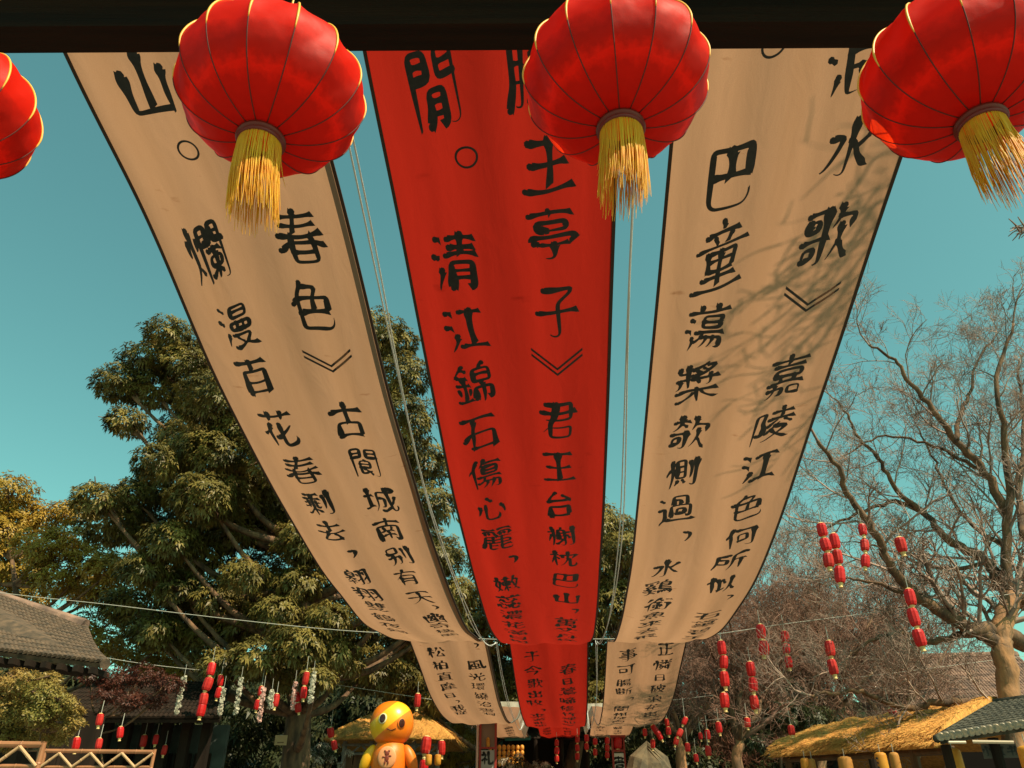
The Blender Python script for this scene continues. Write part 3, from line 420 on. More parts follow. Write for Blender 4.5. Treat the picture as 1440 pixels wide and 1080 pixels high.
def cloth_mat(name, base, tcol, dark, spots=1.0):
    m = bpy.data.materials.new(name); m.use_nodes = True; nt = m.node_tree; N = nt.nodes; L = nt.links
    b = N['Principled BSDF']; out = N['Material Output']; b.inputs['Roughness'].default_value = .9; b.inputs['Specular IOR Level'].default_value = .15
    uv = N.new('ShaderNodeUVMap'); uv.uv_map = 'cloth'
    def noise(sx, sy, scale, det, lo, hi, c0, c1):
        mp = N.new('ShaderNodeMapping'); mp.inputs['Scale'].default_value = (sx, sy, 1); L.new(uv.outputs[0], mp.inputs[0])
        t = N.new('ShaderNodeTexNoise'); t.inputs['Scale'].default_value = scale; t.inputs['Detail'].default_value = det; L.new(mp.outputs[0], t.inputs[0])
        r = N.new('ShaderNodeValToRGB'); r.color_ramp.elements[0].position = lo; r.color_ramp.elements[1].position = hi
        r.color_ramp.elements[0].color = (*c0, 1); r.color_ramp.elements[1].color = (*c1, 1); L.new(t.outputs['Fac'], r.inputs[0]); return r.outputs[0], t
    def mulc(a, c):
        x = N.new('ShaderNodeMix'); x.data_type = 'RGBA'; x.blend_type = 'MULTIPLY'; x.inputs[0].default_value = 1
        L.new(a, x.inputs[6]); L.new(c, x.inputs[7]); return x.outputs[2]
    streak, _ = noise(1, .05, 5, 3, .3, .7, (.84, .83, .80), (1, 1, 1))            # long soft lengthwise streaks
    stain, _ = noise(1.3, 3.2, 2.1, 7, .675, .76, (1, 1, 1), dark)                   # sparse water stains
    weave, wt = noise(1, .7, 170, 2, .25, .75, (.9, .9, .9), (1, 1, 1))
    f = mulc(mulc(streak, stain), weave)
    for sock, col in ((0, base), (1, tcol)):
        x = N.new('ShaderNodeMix'); x.data_type = 'RGBA'; x.blend_type = 'MULTIPLY'; x.inputs[0].default_value = 1
        x.inputs[7].default_value = (*col, 1); L.new(f, x.inputs[6])
        if sock == 0: L.new(x.outputs[2], b.inputs['Base Color'])
        else:
            tr = N.new('ShaderNodeBsdfTranslucent'); L.new(x.outputs[2], tr.inputs[0])
    bp = N.new('ShaderNodeBump'); bp.inputs['Strength'].default_value = .12; bp.inputs['Distance'].default_value = .004
    L.new(wt.outputs['Fac'], bp.inputs['Height'])
    _, cr = noise(1, .35, 6, 5, .3, .7, (1, 1, 1), (1, 1, 1)); cr.inputs['Distortion'].default_value = .8
    b2 = N.new('ShaderNodeBump'); b2.inputs['Strength'].default_value = .30; b2.inputs['Distance'].default_value = .03
    L.new(cr.outputs['Fac'], b2.inputs['Height']); L.new(b2.outputs[0], bp.inputs['Normal']); L.new(bp.outputs[0], b.inputs['Normal']); L.new(bp.outputs[0], tr.inputs['Normal'])
    mx = N.new('ShaderNodeMixShader'); mx.inputs[0].default_value = .5
    L.new(b.outputs[0], mx.inputs[1]); L.new(tr.outputs[0], mx.inputs[2]); L.new(mx.outputs[0], out.inputs[0])
    return m
M_tan = cloth_mat('cream_cloth', (.40, .210, .130), (.50, .256, .142), (.62, .50, .42))
M_red = cloth_mat('red_cloth', (.35, .015, .010), (.42, .018, .009), (.75, .7, .7))
M_hem = mat('hem', (.045, .024, .014), .9)
M_hem_pale = mat('pale_hem', (.22, .19, .14), .9, trans=.3)
def banner(key, v0, v1, dz, seed, m, label, texts):
    s = Surf(key, v0, v1, dz, seed)
    t = thing('cloth_banner', label, 'banner', UV(1.6, (v0 + v1) / 2, 4.5), 0, 'calligraphy banners slung over the wires')
    inv = Matrix.Translation(-t.location)
    for i, (U, Z) in enumerate(s.spans):
        nu = (150, 90, 50)[i]; nv = 28
        me = bpy.data.meshes.new('cloth'); vs = []; fs = []; uvs = []
        for a in range(nu + 1):
            u = U[0] + (U[-1] - U[0]) * a / nu
            for b in range(nv + 1):
                v = v0 + (v1 - v0) * b / nv
                vs.append(inv @ s.pt(u, v, i)); uvs.append((v, u))
        for a in range(nu):
            for b in range(nv):
                k = a * (nv + 1) + b; fs.append((k, k + 1, k + nv + 2, k + nv + 1))
        me.from_pydata(vs, [], fs); l = me.uv_layers.new(name='cloth')
        idx = np.empty(len(me.loops), np.int32); me.loops.foreach_get('vertex_index', idx)
        l.data.foreach_set('uv', np.array(uvs, np.float32)[idx].ravel()); me.materials.append(m); me.shade_smooth()
        link(bpy.data.objects.new('cloth', me), t)
        for side, vv, wd in (('l', v0, .017), ('r', v1, .017)):
            hb = MB(); pts = [s.pt(U[0] + (U[-1] - U[0]) * a / 120, vv, i) for a in range(121)]
            vs = []; fs = []
            sg = 1 if side == 'l' else -1
            for a, p in enumerate(pts):
                p = inv @ p
                vs += [p + VX * (-.006 * sg) + Vector((0, 0, -.004)), p + VX * (wd * sg) + Vector((0, 0, -.006)),
                       p + VX * (wd * sg) + Vector((0, 0, .003)), p + VX * (-.006 * sg) + Vector((0, 0, .005))]
            for a in range(len(pts) - 1):
                for k in range(4): fs.append((a * 4 + k, a * 4 + (k + 1) % 4, a * 4 + 4 + (k + 1) % 4, a * 4 + 4 + k))
            hb.add(vs, fs).build('hem', M_hem, t)
            if key == 'left' and side == 'r':
                vs = []; 
                for a, p in enumerate(pts):
                    p = inv @ p; vs += [p + VX * (-wd - .004) + Vector((0, 0, -.0035)), p + VX * (-wd - .045) + Vector((0, 0, -.0035))]
                MB().add(vs, [(2 * a, 2 * a + 1, 2 * a + 3, 2 * a + 2) for a in range(len(pts) - 1)]).build('turned_edge', M_hem_pale, t)
    rnd = random.Random(seed * 100 + 5)
    def put(ch, u, v, i, wd, hg):
        V, Fc = brush(ch, rnd)
        if not V: return
        rot = rnd.uniform(-.03, .03); U = s.spans[i][0]; vs = []
        for x, y in V:
            x, y = x * math.cos(rot) - y * math.sin(rot), x * math.sin(rot) + y * math.cos(rot)
            uu = min(max(u - y * hg, U[0] + .02), U[-1] - .02); vv = min(max(v + x * wd, v0 + .03), v1 - .03)
            vs.append(inv @ s.pt(uu, vv, i, -.004))
        n = len(vs)
        o = MB().add(vs, [tuple(reversed(f)) for f in Fc]).build('punctuation' if ch in '，。》' else 'character', cloth_ink, t)
    for col in texts:
        i, chars, extra = col
        hits = [(c, *s.hit(px, py, i)) for c, px, py in chars]
        pitch = None; vv = None
        for k, (c, u, v) in enumerate(hits):
            if c in '，。》': put(c, u, v, i, .33 if c != '，' else .52, .36 if c == '。' else (.42 if c == '》' else .62)); continue
            prev = [h for h in hits[:k] if h[0] not in '，。》']; nxt = [h for h in hits[k + 1:] if h[0] not in '，。》']
            gaps = [abs(h[1] - u) for h in (prev[-1:] + nxt[:1])]
            g = min(gaps) if gaps else .5
            sc_ = 1.0
            hg = min(.62, max(.36, g * .9))
            put(c, u, v, i, .385 * rnd.uniform(.88, 1.08) * (.8 if c in '日白目' else 1), hg * (.8 if c in '日山' else 1))
        u, v = hits[-1][1], hits[-1][2]
        if i == 0 : pass
        for c in extra:
            u += .5
            if u < s.spans[i][0][-1] - .2: put(c, u, v, i, .36 if c not in '，。' else .3, .42 if c not in '，。' else .3)
    return s, t
TL = [
 (0, [('山', 207, 112), ('。', 266, 207), ('爛', 292, 350), ('漫', 335, 452), ('百', 360, 525), ('花', 394, 597), ('春', 427, 655), ('剩', 449, 702), ('去', 466, 742), ('，', 497, 772), ('翱', 503, 806), ('翔', 518, 832)], '雙鶴夜歸'),
 (0, [('春', 424, 328), ('色', 440, 428), ('》', 461, 497), ('古', 490, 588), ('閬', 514, 647), ('城', 536, 700), ('南', 547, 741), ('别', 563, 778), ('有', 573, 810), ('天', 592, 837), ('，', 612, 850), ('幽', 613, 868)], '奇樓閣'),
 (1, [('松', 614, 915), ('柏', 620, 933), ('直', 626, 948), ('摩', 631, 962), ('日', 633, 975), ('，', 645, 984), ('我', 645, 993)], '從'),
 (1, [('，', 670, 906), ('風', 669, 932), ('光', 671, 949), ('環', 673, 963), ('繞', 677, 977), ('治', 682, 988), ('書', 685, 997)], '洞'),
 (2, [('前', 686, 1014), ('峰', 689, 1022)], '對溪雲'), (2, [('幽', 716, 1023)], '閣間日')]
TC = [
 (0, [('閒', 612, 112), ('。', 656, 214), ('清', 643, 360), ('江', 657, 456), ('錦', 668, 534), ('石', 676, 602), ('傷', 684, 660), ('心', 692, 709), ('麗', 700, 752), ('，', 724, 780), ('嫩', 714, 816), ('蕊', 716, 842)], '濃花滿目斑'),
 (0, [('滕', 752, 100), ('王', 773, 222), ('亭', 778, 322), ('子', 787, 430), ('》', 783, 496), ('君', 786, 585), ('王', 787, 650), ('台', 787, 703), ('榭', 791, 748), ('枕', 794, 780), ('巴', 796, 812), ('山', 798, 837), ('，', 811, 853), ('萬', 797, 873)], '丈丹梯'),
 (1, [('于', 749, 921), ('今', 750, 940), ('歌', 753, 958), ('出', 753, 974), ('牧', 753, 986), ('，', 765, 995), ('來', 757, 1004)], '遊此地'),
 (1, [('春', 800, 938), ('日', 798, 955), ('鶯', 799, 970), ('啼', 799, 983), ('修', 798, 994), ('竹', 800, 1003)], '裡仙家'),
 (2, [('到', 768, 1018)], '溪雲間'), (2, [('雲', 798, 1018)], '間直日')]
TR = [
 (0, [('。', 1088, 60), ('巴', 1028, 240), ('童', 1012, 356), ('蕩', 995, 457), ('槳', 983, 533), ('欹', 970, 605), ('側', 960, 662), ('過', 951, 712), ('，', 966, 747), ('水', 938, 795), ('鷄', 927, 823), ('銜', 926, 846)], '魚來去飛'),
 (0, [('浪', 1208, 78), ('水', 1196, 200), ('歌', 1165, 325), ('》', 1141, 405), ('嘉', 1108, 522), ('陵', 1087, 592), ('江', 1069, 651), ('色', 1052, 706), ('何', 1043, 750), ('所', 1027, 785), ('似', 1015, 817), ('，', 1028, 836), ('石', 997, 861), ('黛', 991, 873)], '碧玉'),
 (1, [('事', 884, 919), ('可', 881, 939), ('腸', 878, 957), ('斷', 878, 970), ('，', 888, 981), ('閬', 874, 994), ('州', 873, 1003)], '城南天'),
 (1, [('正', 937, 910), ('憐', 932, 932), ('日', 928, 950), ('破', 925, 966), ('浪', 922, 980), ('花', 918, 992), ('出', 915, 1002), ('，', 923, 1006)], '更復從沙'),
 (2, [('春', 845, 1022)], '天下歸'), (2, [('峰', 870, 1022)], '王到')]
SL, tbL = banner('left', -2.979, -1.479, .1, 1, M_tan, 'cream calligraphy banner with dark brown edges, the one left of the red banner', TL)
SC_, tbC = banner('middle', -1.063, .437, .0, 2, M_red, 'long red calligraphy banner hanging between the two cream banners', TC)
SR, tbR = banner('right', .779, 2.281, .03, 3, M_tan, 'cream calligraphy banner crossed by thin branch shadows, right of the red banner', TR)
# ------------------------------------------------------------------ ground and the gate overhead
gm = MB(); g = 700
gm.add([(-g, -g, 0), (g, -g, 0), (g, g, 0), (-g, g, 0)], [(0, 1, 2, 3)])
ground = tag(gm.build('ground', mat('paving', (.16, .14, .12), .9, col2=(.22, .2, .17), scale=1.5, bump=.3)), kind='structure')
M_dark = mat('dark_lacquer', (.010, .0055, .0035), .75, col2=(.022, .009, .004), scale=3, stretch=(.25, 4, 6), bump=.25, bscale=30, spec=.12)
RY = Matrix.Rotation(-YAW, 3, 'Z'); RB = Matrix.Rotation(-R(.4), 3, 'Z')
gate = thing('gate', 'dark timber gate whose beams cross the top of the view under an unseen eave', 'gate', (0, 0, 0))
MB().box((0, 1.96, 4.463), (9.5, .12, .27), RB).build('beam', M_dark, gate)
MB().box((0, 1.94, 4.70), (9.5, .16, .205), RB).build('upper_beam', M_dark, gate)
for k in range(26):  # unseen eave, its depth set to shade the beam but not the lanterns
    MB().box(UV(1.62, -4.6 + k * .37, 3.18), (.09, .70, .09), RY).build('unseen_rafter', M_dark, gate)
for k in range(7):
    MB().box(UV(1.30 + k * .11, 0, 3.245), (9.8, .10, .03), RY).build('unseen_roof_board', M_dark, gate)
for sx in (-4.2, 4.2):
    MB().tube([UV(2.0, sx, -1.6), UV(2.0, sx, 4.9)], [.17, .15], 14).build('post', M_dark, gate)
MB().box(UV(1.62, 0, 4.62), (9.0, .14, .14), RY).build('hanging_rail', M_dark, gate)
for v in (-3.9, -2.2):
    rg = MB(); c0 = Vector((v, 1.96, 4.328))
    rg.tube([c0 + VX * (.02 * math.cos(a)) + Vector((0, 0, -.02 + .02 * math.sin(a))) for a in [k * math.pi / 8 for k in range(17)]], .004, 6, False)
    rg.build('ring', M_dark, gate)
# wooded hill that closes the view far away
hv = []; hf = []; nx, ny = 90, 6
for i in range(nx + 1):
    for j in range(ny + 1):
        x = -120 + 240 * i / nx; y = 62 + j * 9
        hv.append((x, y, (-.5 if j == 0 else 1) * (1.2 if j == 0 else (9.2 + .8 * math.sin(x * .11 + j) + .5 * math.sin(x * .37) + .4 * math.sin(x * 1.3 + j * 2)) * (y / 66) * (.8 if x > 38 else 1.0) * min(1, .5 + j * .4))))
for i in range(nx):
    for j in range(ny): k = i * (ny + 1) + j; hf.append((k, k + ny + 1, k + ny + 2, k + 1))
MB().add(hv, hf).build('hill', mat('hill_scrub', (.020, .026, .011), .95, col2=(.06, .05, .028), scale=.8, bump=1.5, bscale=1.5, spec=.05), kind='structure', smooth=True)
# ------------------------------------------------------------------ the big red lanterns under the eave
def lantern_mat():
    m = mat('red_satin', (.50, .010, .004), .5, trans=.5, tcol=(.80, .020, .004), spec=.22)
    nt = m.node_tree; N = nt.nodes; L = nt.links; b = N['Principled BSDF']
    tc = N.new('ShaderNodeTexCoord'); sp = N.new('ShaderNodeSeparateXYZ'); L.new(tc.outputs['Object'], sp.inputs[0])
    # printed darker scroll bands round the lower half
    wv = N.new('ShaderNodeTexNoise'); wv.inputs['Scale'].default_value = 34; wv.inputs['Detail'].default_value = 5; L.new(tc.outputs['Object'], wv.inputs[0])
    r1 = N.new('ShaderNodeValToRGB'); e = r1.color_ramp.elements; e[0].position = 0; e[0].color = (.50, .50, .50, 1); e[1].position = 1; e[1].color = (1, 1, 1, 1)
    for p, c in ((.10, .62), (.16, .95), (.22, .58), (.30, .52), (.37, .72), (.44, 1.0)):
        q = e.new(p); q.color = (c, c, c, 1)
    ad = N.new('ShaderNodeMath'); ad.operation = 'MULTIPLY_ADD'; ad.inputs[1].default_value = 2.6; ad.inputs[2].default_value = .5; L.new(sp.outputs[2], ad.inputs[0])
    a2 = N.new('ShaderNodeMath'); a2.operation = 'MULTIPLY_ADD'; a2.inputs[1].default_value = .14; L.new(wv.outputs['Fac'], a2.inputs[0]); 
    s2 = N.new('ShaderNodeMath'); s2.operation = 'SUBTRACT'; s2.inputs[1].default_value = .07; L.new(ad.outputs[0], s2.inputs[0]); L.new(s2.outputs[0], a2.inputs[2])
    L.new(a2.outputs[0], r1.inputs[0])
    x = N.new('ShaderNodeMix'); x.data_type = 'RGBA'; x.blend_type = 'MULTIPLY'; x.inputs[0].default_value = 1; x.inputs[7].default_value = (.78, .018, .004, 1)
    L.new(r1.outputs[0], x.inputs[6]); L.new(x.outputs[2], b.inputs['Base Color'])
    tr = [n for n in N if n.type == 'BSDF_TRANSLUCENT'][0]
    x2 = N.new('ShaderNodeMix'); x2.data_type = 'RGBA'; x2.blend_type = 'MULTIPLY'; x2.inputs[0].default_value = 1; x2.inputs[7].default_value = (1.0, .05, .006, 1)
    L.new(r1.outputs[0], x2.inputs[6]); L.new(x2.outputs[2], tr.inputs[0])
    n2 = N.new('ShaderNodeTexNoise'); n2.inputs['Scale'].default_value = 9; n2.inputs['Detail'].default_value = 2; L.new(tc.outputs['Object'], n2.inputs[0])
    bp = N.new('ShaderNodeBump'); bp.inputs['Strength'].default_value = .45; bp.inputs['Distance'].default_value = .02
    n3 = N.new('ShaderNodeTexNoise'); n3.inputs['Scale'].default_value = 420; L.new(tc.outputs['Object'], n3.inputs[0])
    b3 = N.new('ShaderNodeBump'); b3.inputs['Strength'].default_value = .12; b3.inputs['Distance'].default_value = .003; L.new(n3.outputs['Fac'], b3.inputs['Height']); L.new(b3.outputs[0], bp.inputs['Normal'])
    L.new(n2.outputs['Fac'], bp.inputs['Height']); L.new(bp.outputs[0], b.inputs['Normal'])
    return m
M_satin = lantern_mat()
M_gold = mat('gold_piping', (.85, .42, .05), .45, spec=.4)
M_fringe = mat('gold_fringe', (.95, .56, .024), .5, col2=(.92, .40, .015), scale=25, trans=.3)
M_collar = mat('collar', (.16, .012, .006), .45)
NR = 14; LR = .258
def lprof(t):       # t 0..1 from the top collar to the bottom collar
    a = R(80) - t * R(162)
    r = math.copysign(abs(math.cos(a)) ** .72, math.cos(a)); return LR * r, LR * .74 * math.copysign(abs(math.sin(a)) ** 1.12, math.sin(a))
def panel_mesh(seed):
    mb = MB(); nu, nt_ = 8, 26; vs = []; fs = []; h = math.pi / NR; rd = random.Random(seed); ph = rd.uniform(0, 6); am = rd.uniform(.5, 1.2)
    for i in range(nt_ + 1):
        t = i / nt_; r, z = lprof(t)
        for j in range(nu + 1):
            s = j / nu * 2 - 1; a = s * h
            x = r * math.cos(h); y = r * math.sin(h) * s                     # a flat chord between two ribs
            pull = -(1 - s * s) * .012 * r * math.sin(math.pi * min(1, t * 1.1))
            wr = (1 - s * s) * .004 * am * math.sin(t * 17 + ph + s * 2)
            vs.append((x + (pull + wr), y, z + wr * .3))
    for i in range(nt_):
        for j in range(nu):
            k = i * (nu + 1) + j; fs.append((k, k + 1, k + nu + 2, k + nu + 1))
    return mb.add(vs, fs).mesh('panel', M_satin, True)
panels = [panel_mesh(k) for k in range(4)]
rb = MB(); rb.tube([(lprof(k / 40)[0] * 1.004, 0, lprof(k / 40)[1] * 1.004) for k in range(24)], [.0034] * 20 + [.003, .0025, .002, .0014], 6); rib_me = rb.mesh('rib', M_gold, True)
M_rib_shade = mat('rib_shade_red', (.10, .010, .005), .7)  # lower ribs in dark red: shade of the underside put into the colour
rb = MB(); rb.tube([(lprof(k / 40)[0] * 1.003, 0, lprof(k / 40)[1] * 1.003) for k in range(22, 41)], .0017, 5); shaded_rib_me = rb.mesh('shaded_rib', M_rib_shade, True)
def fringe_mesh(seed):
    rd = random.Random(seed); mb = MB(); r0, zb = .056, lprof(1)[1] - .024
    sway = (rd.uniform(-.02, .02), rd.uniform(-.02, .02))
    for k in range(170):
        a = 2 * math.pi * k / 170 + rd.uniform(-.03, .03); L_ = rd.uniform(.20, .255) if rd.random() < .85 else rd.uniform(.1, .16)
        pts = []; fl = rd.uniform(.9, 1.22)
        for j in range(6):
            t = j / 5; r = r0 * (1 + (fl - 1) * t)
            pts.append((r * math.cos(a + t * rd.uniform(-.05, .05)) + sway[0] * t * t, r * math.sin(a + t * rd.uniform(-.05, .05)) + sway[1] * t * t, zb - L_ * t))
        mb.tube(pts, [rd.uniform(.0011, .0017)] * 4 + [.0010, .0005], 4, False)
    return mb.mesh('fringe', M_fringe, True)
def big_lantern(px, py, Y, rz, label, seed, tilt=(0, 0)):
    t = thing('red_lantern', label, 'lantern', P(px, py, Y), rz, 'large red lanterns under the beam'); t.rotation_euler = (tilt[0], tilt[1], rz)
    for k in range(NR):
        a = 2 * math.pi * k / NR
        o = link(bpy.data.objects.new('panel', panels[(k * 7 + seed) % 4]), t); o.rotation_euler = (0, 0, a + math.pi / NR)
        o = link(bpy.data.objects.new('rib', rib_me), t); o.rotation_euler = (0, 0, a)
        o = link(bpy.data.objects.new('shaded_rib', shaded_rib_me), t); o.rotation_euler = (0, 0, a)
    rt, zt = lprof(0); rb_, zb = lprof(1)
    MB().lathe([(rt * 1.02, zt - .012), (rt * 1.02, zt + .02), (rt * .93, zt + .02), (rt * .93, zt - .012), (rt * 1.02, zt - .012)], 28, cap=False).build('top_collar', M_collar, t, True)
    c = MB()
    c.lathe([(rb_ * 1.03, zb + .008), (rb_ * 1.03, zb - .004), (.066, zb - .010), (.060, zb - .012), (.060, zb - .026), (.054, zb - .026), (.054, zb + .008)], 28, cap=False)
    c.build('bottom_collar', M_collar, t, True)
    c = MB(); c.lathe([(.0605, zb - .014), (.0625, zb - .018), (.0605, zb - .023)], 24, cap=False); c.build('gold_band', M_collar, t, True)
    o = link(bpy.data.objects.new('fringe', fringe_mesh(seed)), t)
    c = MB(); c.tube([(0, 0, zt), (0, 0, zt + .12)], .0025, 6)
    for a in (0, math.pi / 2):
        c.tube([(rt * math.cos(a), rt * math.sin(a), zt), (0, 0, zt + .05), (-rt * math.cos(a), -rt * math.sin(a), zt)], .0022, 5)
    zt2 = 3.12 + CAM_H - t.location.z
    c.tube([(0, 0, zt + .05), (0, 0, zt2)], .003, 6); c.build('hanging_cord', M_gold, t)
    return t
big_lantern(-82, 148, 1.56, .1, 'red satin lantern cut off by the left edge of the view', 1)
big_lantern(383, 128, 1.455, .28, 'red satin lantern over the left cream banner, its gold fringe whole and opaque', 2)
big_lantern(866, 112, 1.43, .05, 'red satin lantern hanging over the right half of the red banner', 3)
big_lantern(1349, 104, 1.41, .2, 'red satin lantern at the right edge, sky showing through its fringe', 4)
# ------------------------------------------------------------------ wires, cords and white swags
def PU(px, py, u):
    d = ray(px, py); p = d * (u / (d[0] * UX.x + d[1] * UX.y)); return Vector((p[0], p[1], p[2] + CAM_H))
M_wire = mat('wire', (.42, .38, .32), .6)
M_rope = mat('white_rope', (.62, .60, .55), .85, bump=.5, bscale=200)
def wire(pts, label, r=.007):
    o = MB().tube(smoothpath(pts, 5), r, 5).build('wire', M_wire); tag(o, label, 'wire')
wire([PU(-60, 826, 15.02), PU(45, 839, 15.02), PU(150, 850, 15.02), PU(300, 868, 15.02), PU(450, 884, 15.02)] + [UV(15.02, -3.1, 3.22)] + [UV(15.02, -1.3, 3.1), UV(15.02, .6, 3.08)] +
     [UV(15.02, 2.4, 3.1), PU(1100, 878, 15.02), PU(1240, 860, 15.02), PU(1500, 825, 15.02)], 'nearer thin steel wire the banners sag from, crossing above the garden')
wire([P(-40, 902, 19.5), P(30, 908, 20), P(130, 922, 20.8), P(230, 937, 21.7), P(450, 960, 23.8), UV(27.02, -3.1, 3.5), UV(27.02, -.3, 3.46), UV(27.02, 2.4, 3.5), PU(1080, 968, 27), PU(1180, 955, 27), PU(1260, 946, 27), PU(1500, 915, 27)],
     'farther thin steel wire, lower, where the banners rise a second time')
wire([UV(37.02, -9, 4.4), UV(37.02, -3, 3.9), UV(37.02, 3, 3.9), UV(37.02, 9, 4.3)], 'far wire that holds the last ends of the banners')
def cord(v0, label, off):
    rp = []
    for i in range(3):
        U, Z = SC_.spans[i]
        for k in range(0, 2000, 70 if i == 0 else 110): rp.append(UV(U[k], v0 + .035 * math.sin(U[k] * .7 + off), Z[k] - .02 - .05 * math.sin(math.pi * k / 2000)))
        if i == 1: break
    t = thing('rope', label, 'rope', rp[0], 0, 'white ropes between the banners'); o = rp[0].copy()
    for k in range(2):
        pts = [p - o + VX * ((k - .5) * (.020 + .014 * math.sin(i * .45 + off))) + Vector((0, 0, .010 * math.sin(i * .9 + k * 3))) for i, p in enumerate(rp)]
        MB().tube(pts, .0062, 6).build('strand', M_rope, t, True)
cord(-1.27, 'pair of white ropes in the gap left of the red banner', 0)
cord(.585, 'pair of white ropes in the gap right of the red banner', 2)
M_white = mat('white_cloth', (.74, .66, .54), .9, trans=.35, col2=(.66, .58, .46), scale=5, bump=.2, bscale=12)
def swag(top, bot, label):
    # cloth hanging from the far wire: rows between the top and bottom outline, with soft vertical folds
    n = 36; vs = []; fs = []; m = 14
    tx = [a[0] for a in top]; bx = [a[0] for a in bot]
    for i in range(n + 1):
        x = tx[0] + (tx[-1] - tx[0]) * i / n; y0 = float(np.interp(x, tx, [a[1] for a in top])); y1 = float(np.interp(x, bx, [a[1] for a in bot]))
        for j in range(m + 1):
            y = y0 + (y1 - y0) * j / m; q = PU(x, y, 26.9); q += UX * (.05 * math.sin(i * .9) * j / m); vs.append(q)
    for i in range(n):
        for j in range(m):
            k = i * (m + 1) + j; fs.append((k, k + 1, k + m + 2, k + m + 1))
    o = MB().add(vs, fs).build('cloth_swag', M_white, smooth=True); tag(o, label, 'cloth', 'white swags on the far wire')
swag([(640, 986), (750, 987)], [(640, 992), (655, 998), (675, 1008), (693, 1016), (708, 1010), (726, 1001), (732, 1024), (738, 1040), (743, 1024), (750, 1002)], 'white cloth swag on the far wire, left of the red banner')
swag([(812, 990), (872, 988)], [(812, 1012), (820, 1022), (823, 1034), (827, 1028), (832, 1008), (836, 1004), (840, 1021), (843, 1021), (850, 1010), (872, 990)], 'white cloth swag on the far wire, right of the red banner')
# ------------------------------------------------------------------ foliage
def leaf_mat(name, c1, c2, rough=.45, trans=.22, scale=1.2, spec=.28):
    return mat(name, c1, rough, col2=c2, scale=scale, trans=trans, spec=spec, detail=6, lo=.3, hi=.7)
def leaves(clumps, m, parent, leaf=.2, per=8, dens=1.0, droop=.45, inner=.45, name='crown', width=.40, kind=None, seed=0, spread=1.0):
    """clumps [(centre, radius)] -> one mesh of leaf whorls spread through every clump"""
    rg = np.random.default_rng(seed + 3); cs = np.array([list(c) for c, r in clumps]); rs = np.array([r for c, r in clumps])
    pos = []; nor = []
    for (c, r) in clumps:
        c = np.array(c)
        nS = int(dens * 4 * math.pi * r * r / (leaf * leaf * 1.1)) + 6
        nI = int(nS * inner)
        d = rg.normal(size=(nS + nI, 3)); d /= np.linalg.norm(d, axis=1)[:, None]
        lump = 1 + .16 * np.sin(d[:, 0] * 5 + c[0] * 3) * np.cos(d[:, 2] * 6 + c[2]) + .13 * np.sin(d[:, 1] * 8 + c[1] * 2 + d[:, 2] * 4) + rg.normal(size=nS + nI) * .07
        rad = np.where(np.arange(nS + nI) < nS, 1.0, rg.uniform(.45, .95, nS + nI)) * lump * r
        p = c + d * rad[:, None] * np.array([1, 1, .62])
        keep = np.ones(len(p), bool)
        dist = np.linalg.norm((p[:, None, :] - cs[None]) / np.array([1, 1, .74]), axis=2) / rs[None]
        keep &= ((dist < .62).sum(1) <= (0 if True else 1)) | (np.arange(nS + nI) >= nS)
        pos.append(p[keep]); nor.append(d[keep])
    pos = np.vstack(pos); nor = np.vstack(nor); n = len(pos)
    up = np.array([0, 0, .55]); nor = nor * .8 + up; nor /= np.linalg.norm(nor, axis=1)[:, None]
    a = np.cross(nor, rg.normal(size=(n, 3))); a /= np.linalg.norm(a, axis=1)[:, None]; b = np.cross(nor, a)
    V = np.empty((n, per, 4, 3)); 
    for k in range(per):
        ph = 2 * math.pi * k / per + rg.uniform(-.3, .3, n); el = rg.uniform(-.1, .8, n)
        d = (a * np.cos(ph)[:, None] + b * np.sin(ph)[:, None]) * np.cos(el)[:, None] + nor * np.sin(el)[:, None]
        s = leaf * rg.uniform(.7, 1.15, n)[:, None]
        base = pos + d * s * .12 * spread + rg.normal(size=(n, 3)) * leaf * .12
        side = np.cross(d, nor); side /= (np.linalg.norm(side, axis=1)[:, None] + 1e-9)
        mid = base + d * s * .5; tip = base + d * s - np.array([0, 0, 1]) * s * droop
        V[:, k, 0] = base; V[:, k, 1] = mid + side * s * width / 2 + nor * s * .05; V[:, k, 2] = tip; V[:, k, 3] = mid - side * s * width / 2 + nor * s * .05
    V = V.reshape(-1, 3); Fq = np.arange(len(V)).reshape(-1, 4)
    return npmesh(name, V, Fq, m, parent, kind=kind)
RMIN = .0035
